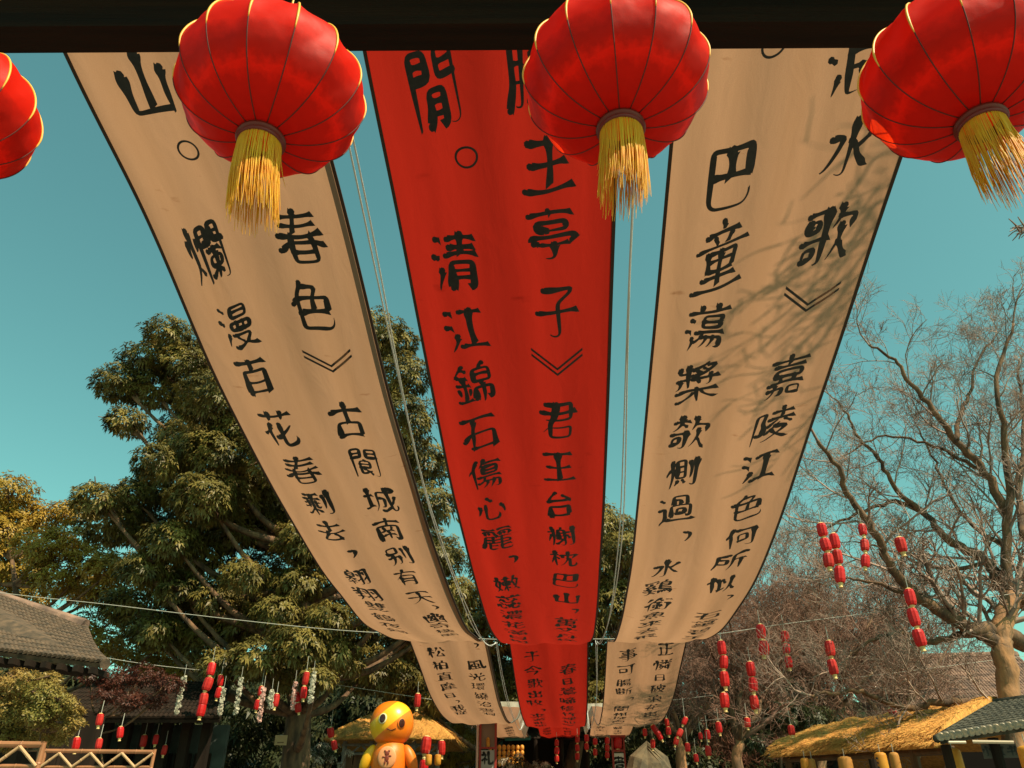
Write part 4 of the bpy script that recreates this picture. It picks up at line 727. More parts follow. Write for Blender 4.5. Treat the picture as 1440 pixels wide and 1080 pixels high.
class Segs:                     # branch segments -> one mesh of tapering prisms
    def __init__(s): s.a = []; s.b = []; s.ra = []; s.rb = []
    def add(s, p, q, r0, r1): s.a.append(p); s.b.append(q); s.ra.append(r0); s.rb.append(r1)
    def path(s, pts, r0, r1):
        n = len(pts) - 1
        for i in range(n): s.add(tuple(pts[i]), tuple(pts[i + 1]), r0 + (r1 - r0) * i / n, r0 + (r1 - r0) * (i + 1) / n)
    def build(s, name, m, parent, k=3, kind=None):
        A = np.array(s.a); B = np.array(s.b); ra = np.array(s.ra)[:, None]; rb_ = np.array(s.rb)[:, None]
        d = B - A; d /= (np.linalg.norm(d, axis=1)[:, None] + 1e-9)
        h = np.tile(np.array([.31, .21, .93]), (len(A), 1)); e = np.cross(d, h); e /= (np.linalg.norm(e, axis=1)[:, None] + 1e-9); f = np.cross(d, e)
        n = len(A); V = np.empty((n, 2, k, 3))
        for j in range(k):
            an = 2 * math.pi * j / k; o = e * math.cos(an) + f * math.sin(an); V[:, 0, j] = A + o * ra; V[:, 1, j] = B + o * rb_
        idx = (np.arange(n) * 2 * k)[:, None]
        Q = []
        for j in range(k): Q.append(np.hstack([idx + j, idx + (j + 1) % k, idx + k + (j + 1) % k, idx + k + j]))
        return npmesh(name, V.reshape(-1, 3), np.vstack(Q), m, parent, smooth=True, kind=kind)
def twig(sg, p, d, L, r, lev, rd, upb=.12, kids=(6, 6, 5), wig=.22, gap=.25):
    n = 5 if L > .5 else 3; pts = [p]; dirs = [d]
    step = L / n
    for i in range(n):
        d = (d + Vector((rd.gauss(0, wig), rd.gauss(0, wig), rd.gauss(0, wig) + upb)) * .8).normalized()
        pts.append(pts[-1] + d * step); dirs.append(d)
    r1 = r * .45
    for i in range(n): sg.add(tuple(pts[i]), tuple(pts[i + 1]), r + (r1 - r) * i / n, r + (r1 - r) * (i + 1) / n)
    if lev <= 0: return
    K = kids[len(kids) - lev] if lev <= len(kids) else 5
    for k in range(K):
        t = gap + (1 - gap) * (k + rd.random()) / K; i = min(int(t * n), n - 1); f = t * n - i
        q = pts[i].lerp(pts[i + 1], f); dd = dirs[i + 1]
        side = dd.cross(Vector((rd.gauss(0, 1), rd.gauss(0, 1), rd.gauss(0, 1)))).normalized()
        nd = (dd * rd.uniform(.45, .9) + side * rd.uniform(.5, .95)).normalized()
        twig(sg, q, nd, L * rd.uniform(.42, .68) * (1.1 - .35 * t), max(r * .55 * (1 - .4 * t), RMIN), lev - 1, rd, upb, kids, wig, .12)
M_bark = mat('bark', (.055, .030, .017), .9, col2=(.20, .105, .05), scale=6, bump=.8, bscale=25, stretch=(1, 1, .3))
M_bark_warm = mat('warm_bark', (.42, .19, .075), .85, col2=(.15, .085, .045), scale=5, bump=.8, bscale=18, stretch=(1, 1, .4))
M_twig = mat('pale_twigs', (.38, .25, .19), .8, col2=(.18, .11, .08), scale=2)
M_twig_red = mat('reddish_twigs', (.30, .15, .10), .8, col2=(.15, .075, .05), scale=2)
M_leafA = leaf_mat('evergreen_leaves', (.034, .034, .009), (.27, .195, .046), trans=.16)
M_leafB = leaf_mat('yellow_green_leaves', (.25, .18, .028), (.42, .24, .035), scale=.5)
M_leafC = leaf_mat('dark_leaves', (.030, .036, .012), (.065, .065, .022))
M_leafD = leaf_mat('bush_leaves', (.17, .17, .035), (.40, .21, .06), scale=.9)
def clumps_px(lst, Y, jit=1.0, seed=0):
    rd = random.Random(seed); out = []
    for e in lst:
        px, py, r = e[:3]; y = Y + (e[3] if len(e) > 3 else rd.uniform(-jit, jit)); out.append((P(px, py, y), r * .88 * mpp(px, py, y)))
    return out
def leafy_tree(label, clumps, base, m, leaf, r0, seed, name='evergreen_tree', group=None, bark=None, **kw):
    t = thing(name, label, 'tree', base, 0, group); b = Vector(base); rd = random.Random(seed)
    cl = [(c - b, r) for c, r in clumps]
    top = max(cl, key=lambda q: q[0].z)[0]; sg = Segs()
    mid = Vector((top.x * .35, top.y * .35, top.z * .42)); tp = smoothpath([Vector((0, 0, -.2)), Vector((mid.x * .2, mid.y * .2, mid.z * .45)), mid, top * .8], 4)
    MB().tube(tp, [r0 * (1 - .8 * i / (len(tp) - 1)) for i in range(len(tp))], 12).build('trunk', bark or M_bark, t, True)
    for c, r in cl:
        k = min(range(len(tp)), key=lambda i: abs(tp[i].z - max(c.z - (c - tp[i]).xy.length * .5, .8)))
        a = tp[k]; m_ = a.lerp(c, .5) + Vector((0, 0, -.12 * (c - a).length))
        pts = smoothpath([a, m_, c], 4); sg.path(pts, r0 * .28, .03)
        for j in range(3):
            e = c + Vector((rd.gauss(0, 1), rd.gauss(0, 1), rd.gauss(0, .7))) * r * .45; sg.path([c.lerp(m_, .25), c.lerp(e, .5), e], .04, .012)
    sg.build('limbs', bark or M_bark, t, 6, kind='stuff')
    leaves(cl, m, t, leaf=leaf, seed=seed, **kw)
    return t
# the great evergreen left of the banners
bigL = clumps_px([(238, 470, 34), (205, 505, 34), (168, 540, 36), (212, 548, 36), (262, 515, 42), (300, 500, 40), (300, 560, 50), (178, 592, 28), (345, 540, 50), (400, 500, 60), (450, 450, 60), (520, 470, 45), (553, 480, 34), (565, 530, 42), (470, 560, 60),
  (262, 625, 48), (222, 650, 34), (305, 640, 50), (340, 600, 45), (235, 680, 44), (188, 700, 36), (136, 702, 34), (160, 735, 44), (290, 700, 52), (340, 690, 50), (385, 640, 50), (560, 590, 50), (590, 650, 44), (600, 710, 42),
  (240, 760, 40), (285, 775, 44), (330, 745, 42), (200, 800, 34), (375, 720, 45), (250, 830, 38), (300, 840, 42), (345, 810, 34), (180, 850, 36), (220, 885, 40), (280, 895, 44), (335, 880, 40), (390, 860, 36), (420, 820, 34), (465, 870, 34),
  (360, 925, 40), (420, 905, 42), (470, 915, 34), (400, 950, 34), (445, 955, 26), (490, 935, 20), (310, 935, 30), (510, 640, 50), (480, 720, 60), (540, 770, 55), (430, 760, 44), (610, 780, 42), (640, 835, 34), (560, 840, 45), (620, 880, 36), (280, 610, 52, 3), (300, 720, 70, 3.5), (390, 690, 80, 4), (240, 800, 50, 3.5), (400, 820, 80, 4), (520, 640, 70, 4), (560, 780, 80, 4), (330, 860, 60, 3), (470, 880, 70, 4), (200, 740, 40, 3), (600, 880, 60, 4), (420, 560, 70, 4), (250, 880, 50, 3), (520, 940, 50, 4), (270, 560, 36, 3)], 23, 1.6, 5)
leafy_tree('tall dense evergreen tree with drooping leaf clusters, left of the banners', bigL, (P(405, 1164, 24).x, 24.2, 0), M_leafA, .165, .55, 21, per=8, dens=1.15, inner=.12)
# second evergreen straight behind the red banner
mid = clumps_px([(640, 860, 60), (700, 880, 60), (590, 900, 50), (660, 940, 60), (740, 780, 80), (820, 740, 60), (868, 742, 30), (880, 770, 34), (870, 800, 36), (830, 800, 70), (760, 860, 80), (860, 850, 50), (845, 900, 50), (870, 940, 42), (700, 960, 55), (850, 985, 45), (620, 970, 55), (555, 950, 45), (560, 900, 50), (800, 950, 80), (740, 990, 50)], 33, 2, 9)
leafy_tree('tall evergreen tree seen in the gaps behind the red banner', mid, (P(790, 1164, 34).x, 34, 0), M_leafA, .20, .5, 22, per=7, dens=1.0, inner=.15)
farL = clumps_px([(12, 690, 34), (30, 720, 34), (5, 745, 40), (60, 730, 28), (95, 720, 24), (60, 770, 42), (100, 760, 34), (25, 800, 44), (80, 810, 40), (130, 790, 36), (120, 830, 34), (150, 830, 30), (40, 845, 34), (-30, 730, 60), (-20, 800, 60), (160, 800, 34), (175, 860, 30), (200, 880, 30), (235, 905, 32), (180, 915, 32), (260, 940, 32), (140, 905, 34), (215, 940, 30), (120, 880, 28)], 29, 1.5, 3)
leafy_tree('paler yellow green tree rising beyond the tiled roof at the left edge', farL, (P(60, 1164, 30).x, 30, 0), M_leafB, .17, .35, 23, per=6, dens=.75, inner=.4, name='broadleaf_tree', droop=.3)
bush = clumps_px([(25, 962, 30), (60, 975, 28), (15, 1000, 32), (55, 1005, 28), (88, 990, 20), (95, 1018, 22), (40, 1030, 26), (80, 1035, 20), (5, 1035, 30), (108, 1000, 10), (70, 955, 14)], 12, .35, 4)
leafy_tree('sunny yellow green shrub behind the bamboo rail, under the tiled roof', bush, (P(50, 1164, 12).x, 12.1, 0), M_leafD, .055, .05, 24, per=6, dens=.8, inner=.5, name='shrub', droop=.1)
yb = clumps_px([(640, 1040, 22), (655, 1060, 22), (628, 1065, 22), (645, 1020, 16), (662, 1035, 14), (612, 1080, 20), (700, 1025, 14), (715, 1030, 10)], 36, .6, 6)
leafy_tree('small bright yellow green tree between the thatched hut and the red sign post', yb, (P(645, 1164, 36).x, 36, 0), M_leafB, .14, .12, 25, per=6, dens=.8, name='broadleaf_tree')
db = clumps_px([(1090, 960, 34), (1130, 975, 34), (1105, 1000, 36), (1075, 1010, 30), (1140, 1010, 30), (1060, 1040, 26)], 27, .8, 8)
leafy_tree('dark green evergreen shrub behind the red lantern strings, left of the thatched roof', db, (P(1100, 1164, 27).x, 27, 0), M_leafC, .12, .12, 26, per=6, dens=.9, name='shrub')
rs_ = clumps_px([(128, 948, 22), (165, 955, 27), (203, 950, 25), (238, 962, 22), (180, 985, 22), (218, 986, 18), (150, 975, 20)], 18.5, .4, 12)
leafy_tree('dull dark red leaved small tree in shade between the tiled roof and the garlands', rs_, (P(190, 1164, 18.5).x, 18.5, 0), leaf_mat('dark_red_leaves', (.045, .016, .010), (.13, .035, .020), scale=2), .075, .06, 28, per=6, dens=.5, inner=.4, name='maple_tree', droop=.1)
# woods far behind, one mass
cl = []
rd = random.Random(2)
for k in range(330):
    x = rd.uniform(-60, 1160); y = rd.uniform(985 if x > 900 else 940, 1110); Y = rd.uniform(38, 46); cl.append((P(x, y, Y), rd.uniform(22, 40) * mpp(x, y, Y)))
leaves(cl, M_leafC, None, leaf=.30, per=5, dens=.6, inner=.5, name='woods', kind='stuff', seed=31)
cl = []
M_brush = leaf_mat('winter_brush', (.30, .12, .075), (.16, .075, .05), scale=.4, trans=.15, spec=.1)
for k in range(150):
    x = rd.uniform(955, 1235); y = rd.uniform(830 + abs(x - 1110) * .22, 1080); Y = rd.uniform(36, 44); cl.append((P(x, y, Y), rd.uniform(16, 30) * mpp(x, y, Y)))
leaves(cl, M_brush, None, leaf=.42, per=6, dens=.28, inner=.8, droop=-.3, width=.07, name='winter_brush', kind='stuff', seed=33)
# ------------------------------------------------------------------ bare trees on the right
def bare_tree(label, limbs, Y, base, seed, kids, L0, m_twig, every=.5, rmin=.0035, name='bare_tree', lev=3, rlimb=None, upb=.1):
    global RMIN
    RMIN = rmin; t = thing(name, label, 'tree', base); b = Vector(base); rd = random.Random(seed); tw = Segs()
    for li, (pix, r0, r1) in enumerate(limbs):
        pts = []
        y = Y; dy = rd.uniform(-.35, .35)
        for i, e in enumerate(pix):
            yy = Y + (e[2] if len(e) > 2 else dy * i); pts.append(P(e[0], e[1], yy) - b)
        sp = smoothpath(pts, 5); n = len(sp)
        sp = [p + Vector((rd.gauss(0, .02), rd.gauss(0, .02), rd.gauss(0, .02))) if 0 < i < n - 1 else p for i, p in enumerate(sp)]
        rr = [(.82 if li else 1) * (r0 + (r1 - r0) * (i / (n - 1)) ** .8) * mpp(1300, 800, Y) for i in range(n)]
        MB().tube(sp, rr, 9).build('limb' if li else 'trunk', M_bark_warm if li == 0 else M_bark, t, True)
        acc = 0
        for i in range(2 if li else n // 2, n):
            seg = (sp[i] - sp[i - 1]); acc += seg.length
            while acc > every:
                acc -= every; d = seg.normalized()
                side = d.cross(Vector((rd.gauss(0, 1), rd.gauss(0, 1), rd.gauss(0, 1)))).normalized()
                nd = (d * .6 + side * .8 + Vector((0, 0, .25))).normalized()
                twig(tw, sp[i - 1].lerp(sp[i], rd.random()), nd, L0 * rd.uniform(.6, 1.25) * (1.15 - .4 * i / n), max(rr[i] * .4, .008), lev, rd, upb, kids)
        twig(tw, sp[-1], (sp[-1] - sp[-2]).normalized(), L0, rr[-1] * .9, lev, rd, upb, kids)
    tw.build('twigs', m_twig, t, 3, kind='stuff')
    return t
limbsR = [
 ([(1432, 1100, 0), (1424, 1010, 0), (1416, 950, 0), (1410, 915, 0), (1408, 880, .1), (1422, 840, .3)], 14.5, 13),
 ([(1404, 905, 0), (1372, 888, -.1), (1335, 868, -.3), (1290, 838, -.6), (1255, 800, -.9), (1228, 745, -1.2), (1195, 700, -1.4), (1178, 655, -1.6), (1150, 620, -1.8)], 13, 3),
 ([(1372, 890, 0), (1345, 894), (1310, 904), (1285, 893), (1250, 893), (1225, 902), (1195, 922)], 7, 2),
 ([(1440, 905, .3), (1405, 888, .1), (1365, 884, -.2), (1345, 872, -.3)], 15, 9),
 ([(1445, 850, .4), (1412, 822, .4), (1388, 792, .5), (1352, 770, .6), (1325, 752, .7), (1298, 720, .9), (1258, 706, 1.1), (1215, 718, 1.3), (1165, 742, 1.4)], 13, 2),
 ([(1422, 850, .3), (1416, 790, .2), (1419, 700, 0), (1412, 610, -.3), (1402, 530, -.5), (1425, 455, -.6)], 11, 2.5),
 ([(1416, 720, .1), (1385, 665, 0), (1345, 620, -.2), (1312, 575, -.4), (1282, 540, -.5), (1258, 505, -.6), (1222, 485, -.7)], 9, 2),
 ([(1345, 620, -.2), (1352, 580, 0), (1366, 552, .2), (1368, 515, .3), (1397, 478, .5)], 5, 1.6),
 ([(1300, 722, .9), (1262, 690, .8), (1240, 652, .6), (1208, 617, .5), (1196, 590, .4), (1172, 560, .3)], 5.5, 1.6),
 ([(1440, 760, .8), (1432, 690, 1.2), (1440, 600, 1.4), (1432, 520, 1.5)], 8, 2.5),
 ([(1385, 665, 0), (1340, 640, .3), (1290, 620, .5), (1235, 615, .6), (1190, 640, .7)], 4, 1.4),
 ([(1415, 770, .2), (1370, 740, .6), (1330, 690, .9), (1310, 640, 1.1), (1290, 600, 1.2)], 5, 1.5),
 ([(1440, 1000, .4), (1380, 992, .3), (1330, 986, .2), (1283, 996, .2), (1242, 985, 0), (1208, 972, -.2), (1175, 975, -.3), (1140, 978, -.4)], 8, 2),
 ([(1290, 840, -.6), (1240, 822, -.5), (1200, 815, -.3), (1165, 812, 0)], 4, 1.2),
 ([(1388, 790, .5), (1340, 800, .8), (1290, 790, 1.0), (1240, 770, 1.2), (1200, 762, 1.3)], 4.5, 1.2),
]
bare_tree('large bare winter tree with thick forked limbs at the right edge', limbsR, 14.5, (P(1432, 1164, 14.5).x, 14.5, 0), 41, (6, 6, 4), 1.4, M_twig, every=.36, rmin=.0042)
def auto_limbs(x, n, seed, h=(860, 780), spread=110, base=1100, r=5):
    rd = random.Random(seed); out = [([(x, base, 0), (x + rd.uniform(-6, 6), 1060, 0), (x + rd.uniform(-8, 8), 1035, 0)], r * 1.6, r)]
    for k in range(n):
        f = (k + .5) / n * 2 - 1; ex = x + f * spread + rd.uniform(-15, 15); ey = rd.uniform(*sorted(h)) + abs(f) * 50
        out.append(([(x, 1040, 0), (x + (ex - x) * .3 + rd.uniform(-8, 8), 1040 + (ey - 1040) * .35, rd.uniform(-.6, .6)), (x + (ex - x) * .68, 1040 + (ey - 1040) * .7, rd.uniform(-1.2, 1.2)), (ex, ey, rd.uniform(-1.8, 1.8))], r, 1.1))
    return out
bare_tree('bushy reddish bare tree beyond the right cream banner, hung with small red lanterns', auto_limbs(1040, 9, 1, (900, 850), 90), 21, (P(1040, 1164, 21).x, 21, 0), 42, (7, 6, 5), 1.5, M_twig_red, every=.42, rmin=.006)
bare_tree('reddish bare tree standing above the thatched roof', auto_limbs(1150, 9, 2, (880, 800), 110), 27, (P(1150, 1164, 27).x, 27, 0), 43, (7, 7, 5), 2.1, M_twig_red, every=.5, rmin=.008)
bare_tree('far reddish bare tree in front of the tiled roof ridge', auto_limbs(1255, 8, 3, (890, 830), 100), 31, (P(1255, 1164, 31).x, 31, 0), 44, (7, 6, 5), 2.2, M_twig_red, every=.7, rmin=.009)
bare_tree('dense far bare tree just right of the lowest banner', auto_limbs(960, 8, 4, (930, 880), 90), 33, (P(960, 1164, 33).x, 33, 0), 45, (7, 6, 5), 2.1, M_twig_red, every=.6, rmin=.009)
# willow-like tree by the gate, whose hanging branches throw shadows on the right banner
t = thing('willow_tree', 'bare branch tips reaching in at the right edge beside the gate', 'tree', (7.2, 3.2, 0)); rd = random.Random(77); sg = Segs()
tp = smoothpath([Vector((0, 0, 0)), Vector((.1, 0, 3)), Vector((-.2, .1, 6)), Vector((-.5, .2, 9))], 5); MB().tube(tp, [.22 - .008 * i for i in range(len(tp))], 12).build('trunk', M_bark, t, True)
for si, (hh, streak) in enumerate([(4.3, [(1262, 215), (1200, 262), (1135, 335)]), (4.6, [(1256, 285), (1190, 350), (1110, 430), (1005, 512)]), (4.9, [(1243, 322), (1150, 415), (1050, 500)]),
        (4.5, [(1236, 352), (1165, 440), (1078, 540)]), (5.0, [(1216, 415), (1145, 490), (1085, 560)]), (4.8, [(1192, 540), (1135, 596), (1070, 655)]), (4.4, [(1208, 290), (1120, 372), (1040, 430)]), (4.7, [(1230, 390), (1180, 420), (1110, 500)])]):
    pts = []
    for (x, y) in streak:
        u, v = SR.hit(x, y, 0); pts.append(SR.pt(u, v, 0) + sd * (hh + rd.uniform(-.1, .1)) - t.location)
    root = Vector((-.4, .1, 7.2 + .22 * si)); m0 = root.lerp(pts[0], .55) + Vector((0, 0, .5))
    sp = smoothpath([root, m0] + pts, 5); sg.path(sp, .022, .003)
    for q in range(9, len(sp)):
        for _ in range(1):
            d = ((sp[q] - sp[q - 1]).normalized() + Vector((rd.gauss(0, .28), rd.gauss(0, .28), rd.gauss(0, .2)))).normalized()
            twig(sg, sp[q], d, rd.uniform(.25, .6), .005, 1, rd, 0, (2,), .08)
sg.build('branches', M_bark, t, 4)
# twig tips seen at the right edge below the lantern
tt = Segs(); rd = random.Random(5)
for k in range(9):
    twig(tt, P(1475, 322 + rd.uniform(-14, 14), 5.2) - t.location, Vector((-1, rd.uniform(-.3, .3), rd.uniform(-.2, .15))).normalized(), rd.uniform(.14, .30), .004, 1, rd, 0, (4,), .15)
tt.path([P(1475, 322, 5.2) - t.location, Vector((5.8, 4.2, 4.9)) - t.location, Vector((-.2, .1, 5.6))], .008, .04)
tt.build('low_branch', M_twig, t, 4)
# ------------------------------------------------------------------ small red lanterns
M_mini = mat('red_paper', (.62, .012, .012), .45, trans=.25, tcol=(.8, .02, .015), spec=.4)
M_mini2 = mat('faded_red_paper', (.46, .014, .012), .55, col2=(.62, .03, .02), scale=9, trans=.2, tcol=(.7, .03, .02), spec=.3)
M_tuft = mat('yellow_tuft', (.72, .50, .20), .7)
def mini(parent, loc, w, h, n=10, tilt=(0, 0)):
    me = MB(); pr = [(w * .28, h * .5), (w * .42, h * .46), (w * .5, h * .3), (w * .52, 0), (w * .5, -h * .3), (w * .42, -h * .46), (w * .28, -h * .5)]
    vs = []; fs = []
    for i, (r, z) in enumerate(pr):
        for k in range(n * 2):
            a = math.pi * k / n; rr = r * (1 if k % 2 else .93); vs.append((rr * math.cos(a), rr * math.sin(a), z))
    N2 = n * 2; jr = random.Random(int(abs(loc.x * 977 + loc.z * 5501 + w * 1e4) * 10)) if hasattr(loc, 'x') else random.Random(1)
    js = jr.uniform(.92, 1.07); tilt = (tilt[0] + jr.uniform(-.10, .10), tilt[1] + jr.uniform(-.10, .10))
    for i in range(len(pr) - 1):
        for k in range(N2): fs.append((i * N2 + k, i * N2 + (k + 1) % N2, (i + 1) * N2 + (k + 1) % N2, (i + 1) * N2 + k))
    fs.append(tuple(range(N2))[::-1]); fs.append(tuple((len(pr) - 1) * N2 + k for k in range(N2)))
    o = me.add(vs, fs).build('lantern', M_mini if jr.random() < .6 else M_mini2, parent, loc=loc); o.rotation_euler = (tilt[0], tilt[1], jr.uniform(0, 1)); o.scale = (js * jr.uniform(.94, 1.04), js, js * jr.uniform(.93, 1.04))
    tf = MB().lathe([(w * .24, -h * .5), (w * .26, -h * .56), (w * .17, -h * .66), (w * .23, -h * .78)], 8).build('tuft', M_tuft, o)
    MB().lathe([(w * .3, h * .5), (w * .2, h * .56)], 8).build('cap', M_tuft, o)
    return o
def lantern_string(pix, Y, wpx, hpx, label, up=60, group='small red lantern strings'):
    pts = [P(x, y, Y) for x, y in pix]; k = mpp(pix[0][0], pix[0][1], Y); top = pts[0] + Vector((0, 0, up * k))
    t = thing('lantern_string', label, 'lantern string' if len(pix) > 1 else 'lantern', top, 0, group)
    MB().tube([Vector((0, 0, 0))] + [p - top for p in pts], .006, 4).build('cord', M_wire, t)
    for i, p in enumerate(pts):
        q = pts[i + 1] if i + 1 < len(pts) else (p + (p - pts[i - 1]) if i else p - Vector((0, 0, 1)))
        d = (q - p).normalized(); mini(t, p - top, wpx * k, hpx * k, tilt=(math.asin(max(-.5, min(.5, d.y))) * .7, -math.asin(max(-.5, min(.5, d.x))) * 1.0))
S = [
 ([(1156, 745), (1161, 766), (1165, 788)], 12, 15, 20, 'three small red lanterns in a string, topmost left of the pair nearest the cream banner'),
 ([(1174, 761), (1178, 783), (1181, 808)], 12.2, 13, 21, 'string of three red lanterns just right of the topmost string'),
 ([(1213, 745), (1216, 767), (1217, 789)], 12.5, 12, 18, 'straight string of three red lanterns on the steep limb against open sky'),
 ([(1267, 766)], 12.4, 14, 20, 'single small red lantern against the sky among bare branches'),
 ([(1280, 840), (1285, 868), (1293, 897)], 11.5, 15, 24, 'largest string of three red lanterns hanging over the tiled roof'),
 ([(1070, 888), (1074, 911)], 14.5, 14, 20, 'two red lanterns hanging under the steel wire, next to the cream banner edge'),
 ([(1104, 895), (1106, 912), (1109, 931)], 15, 10, 15, 'thin string of three red lanterns right of the pair under the wire'),
 ([(1167, 912), (1171, 938)], 13.5, 14, 23, 'two long red lanterns above the lower pale limb'),
 ([(1015, 911), (1018, 931), (1019, 955), (1019, 985)], 14.2, 12, 19, 'string of four red lanterns closest to the lower cream banner'),
 ([(1056, 941), (1059, 963), (1061, 988)], 14.4, 12, 18, 'string of three red lanterns right of the string of four'),
 ([(1051, 1016)], 16, 9, 13, 'single red lantern below the string of three, at the dark shrub'),
 ([(1113, 1027)], 16, 9, 13, 'single red lantern left of the thatched roof tip'),
 ([(1011, 1023)], 16.5, 8, 14, 'single bright red lantern in the forked shrub'),
 ([(963, 1014), (956, 1031), (951, 1042)], 19, 7.5, 12, 'three red lanterns slanting down left beneath the lower cream banner corner'),
 ([(938, 1016), (940, 1028)], 19.5, 7, 11, 'two tiny red lanterns just beneath the lower cream banner'),
 ([(967, 1051)], 19, 7, 11, 'tiny red lantern above the rock shoulder'),
 ([(995, 1033)], 19, 8, 13, 'tiny red lantern under the forked shrub, left of the bright one'),
 ([(996, 1056)], 18, 8, 13, 'tiny red lantern low between dark trunks'),
 ([(907, 1030)], 20, 6, 10, 'tiny red lantern right of the white sign board'),
 ([(921, 1026), (927, 1034)], 20, 7, 13, 'two tiny overlapping red lanterns above the rock'),
 ([(918, 1046)], 20, 6, 11, 'tiny red lantern touching the top of the rock'),
 ([(985, 1035)], 21, 6, 10, 'tiny dim red lantern left of the forked shrub'),
 ([(979, 1066)], 19, 7, 11, 'lowest tiny red lantern right of the rock'),
 ([(297, 941), (292, 962), (286, 984), (283, 998)], 20.6, 12, 18, 'long string of four red lanterns under the evergreen, farthest left'),
 ([(310, 957), (307, 974)], 21.4, 8, 14, 'shaded pair of red lanterns beside a white garland'),
 ([(367, 972), (362, 991)], 21.4, 9, 14, 'shaded pair of red lanterns in the middle of the garlands'),
 ([(388, 985)], 20.8, 9, 17, 'single red lantern under the drooping leaves by the tree trunk'),
 ([(430, 954), (427, 974)], 20.4, 9, 17, 'pair of bright red lanterns right of the tree trunk'),
 ([(417, 980), (419, 995)], 21.5, 9, 14, 'shaded pair of red lanterns against the tree trunk'),
 ([(587, 985)], 24, 10, 18, 'single red lantern above the orange balloon figure, under the wire'),
 ([(140, 1012)], 14.6, 10, 16, 'small dim red lantern under the dark roof, highest of those by the wall'),
 ([(169, 1030)], 14.6, 10, 16, 'small dim red lantern hanging before the grey green wall'),
 ([(107, 1046)], 13.2, 11, 17, 'bright red lantern just above the bamboo rail'),
 ([(139, 1046)], 14, 9, 14, 'red lantern behind the bamboo rail, second from the left'),
 ([(202, 1042)], 21.4, 9, 15, 'dim red lantern above the right end of the bamboo rail'),
 ([(219, 1040)], 21.4, 8, 14, 'dim red lantern beyond the right end of the bamboo rail'),
 ([(231, 1055)], 21.4, 8, 13, 'dark red lantern against the pale wall right of the rail'),
 ([(465, 1030), (470, 1048)], 25, 9, 13, 'dim red lanterns at the left corner of the thatched hut'),
 ([(1252, 1000), (1259, 1003)], 15.6, 6, 7, 'tiny red lanterns peeping over the thatched roof ridge'),
]
for i, (px, Y, a, b, lab) in enumerate(S): lantern_string(px, Y, a, b, lab, up=25 if len(px) == 1 else 30)
# flower garlands
M_flower = mat('white_flowers', (.50, .44, .33), .8, trans=.2)
M_flower_p = mat('pink_flowers', (.55, .30, .25), .8)
def garland(x0, y0, x1, y1, Y, w, label, m=None):
    a, b = P(x0, y0, Y), P(x1, y1, Y); t = thing('garland', label, 'garland', a, 0, 'paper flower garlands under the tree')
    rdg = random.Random(int(x0)); n = int((y1 - y0) / 3.2); mb = MB(); k = mpp(x0, y0, Y)
    MB().tube([(0, 0, .3), b - a], .005, 4).build('cord', M_wire, t)
    for i in range(n):
        c = (b - a) * (i / n); 
        for j in range(7):
            an = rdg.uniform(0, 6.28); o = Vector((math.cos(an), math.sin(an), rdg.uniform(-.5, .5))) * w * k * .32
            r = w * k * rdg.uniform(.2, .34); q = Euler((rdg.uniform(0, 3), rdg.uniform(0, 3), 0)).to_matrix()
            mb.add([c + o + q @ Vector((r * math.cos(z * 1.2566), r * math.sin(z * 1.2566), .25 * r * (z % 2))) for z in range(5)], [(0, 1, 2, 3, 4)])
    mb.build('flowers', m or M_flower, t)
garland(259, 952, 248, 1006, 20.4, 8, 'white paper garland hanging farthest left')
garland(315, 968, 308, 1007, 20.8, 7, 'pale garland right of the long lantern string')
garland(339, 955, 331, 1006, 20.2, 7, 'cream garland hanging free in the dark between the lanterns')
garland(371, 968, 364, 1017, 20.6, 7, 'dull pink garland that hangs lowest', M_flower_p)
garland(382, 972, 379, 998, 20.2, 8, 'short bright white garland beside a red lantern')
garland(415, 960, 411, 1000, 20.5, 7, 'speckled garland with a yellow tuft left of the trunk', M_flower_p)
garland(441, 947, 436, 990, 20.1, 8, 'white garland hanging farthest right by the tree trunk')
# ------------------------------------------------------------------ roofs
def lerp(a, b, t): return a + (b - a) * t
def tiled_slope(parent, e0, e1, r0, r1, m, n, rad, tname='tile_row', cap=None, m_cap=None, stuff=False, thick=.08, under=None):
    """roof slope from eave e0-e1 up to ridge r0-r1: a deck and n rows of rounded tiles running down it"""
    nrm = (e1 - e0).cross(r0 - e0).normalized()
    if nrm.z < 0: nrm = -nrm
    mb = MB(); q = [e0, e1, r1, r0]; mb.add([p - nrm * thick for p in q] + q, [(3, 2, 1, 0), (4, 5, 6, 7), (0, 1, 5, 4), (1, 2, 6, 5), (2, 3, 7, 6), (3, 0, 4, 7)]); mb.build('deck', under or m, parent)
    allm = MB()
    for i in range(n):
        t = (i + .5) / n; a = lerp(e0, e1, t) + nrm * rad * .4; b = lerp(r0, r1, t) + nrm * rad * .4
        mb = allm if stuff else MB(); L = (b - a).length; k = max(3, int(L / (.24 if not stuff else .32))); d = (b - a).normalized(); s = d.cross(nrm).normalized()
        for j in range(k):
            p0 = a + d * L * j / k; p1 = a + d * (L * (j + 1) / k + .02); vs = []
            for (p, rr) in ((p0, rad), (p1, rad * .82)):
                for h in range(5):
                    an = math.pi * h / 4; vs.append(p + s * math.cos(an) * rr + nrm * math.sin(an) * rr)
            mb.add(vs, [(h, h + 1, h + 6, h + 5) for h in range(4)] + [(4, 3, 2, 1, 0)])
        if not stuff:
            o = mb.build(tname, m, parent)
            if cap: MB().tube([a - d * .025, a + d * .012], rad * 1.02, 10).build('tile_end', m_cap, o, False)
    if stuff: allm.build('tiles', m, parent, kind='stuff')
M_tile = mat('grey_tile', (.055, .036, .022), .9, col2=(.14, .082, .048), scale=6, bump=.4, bscale=40)
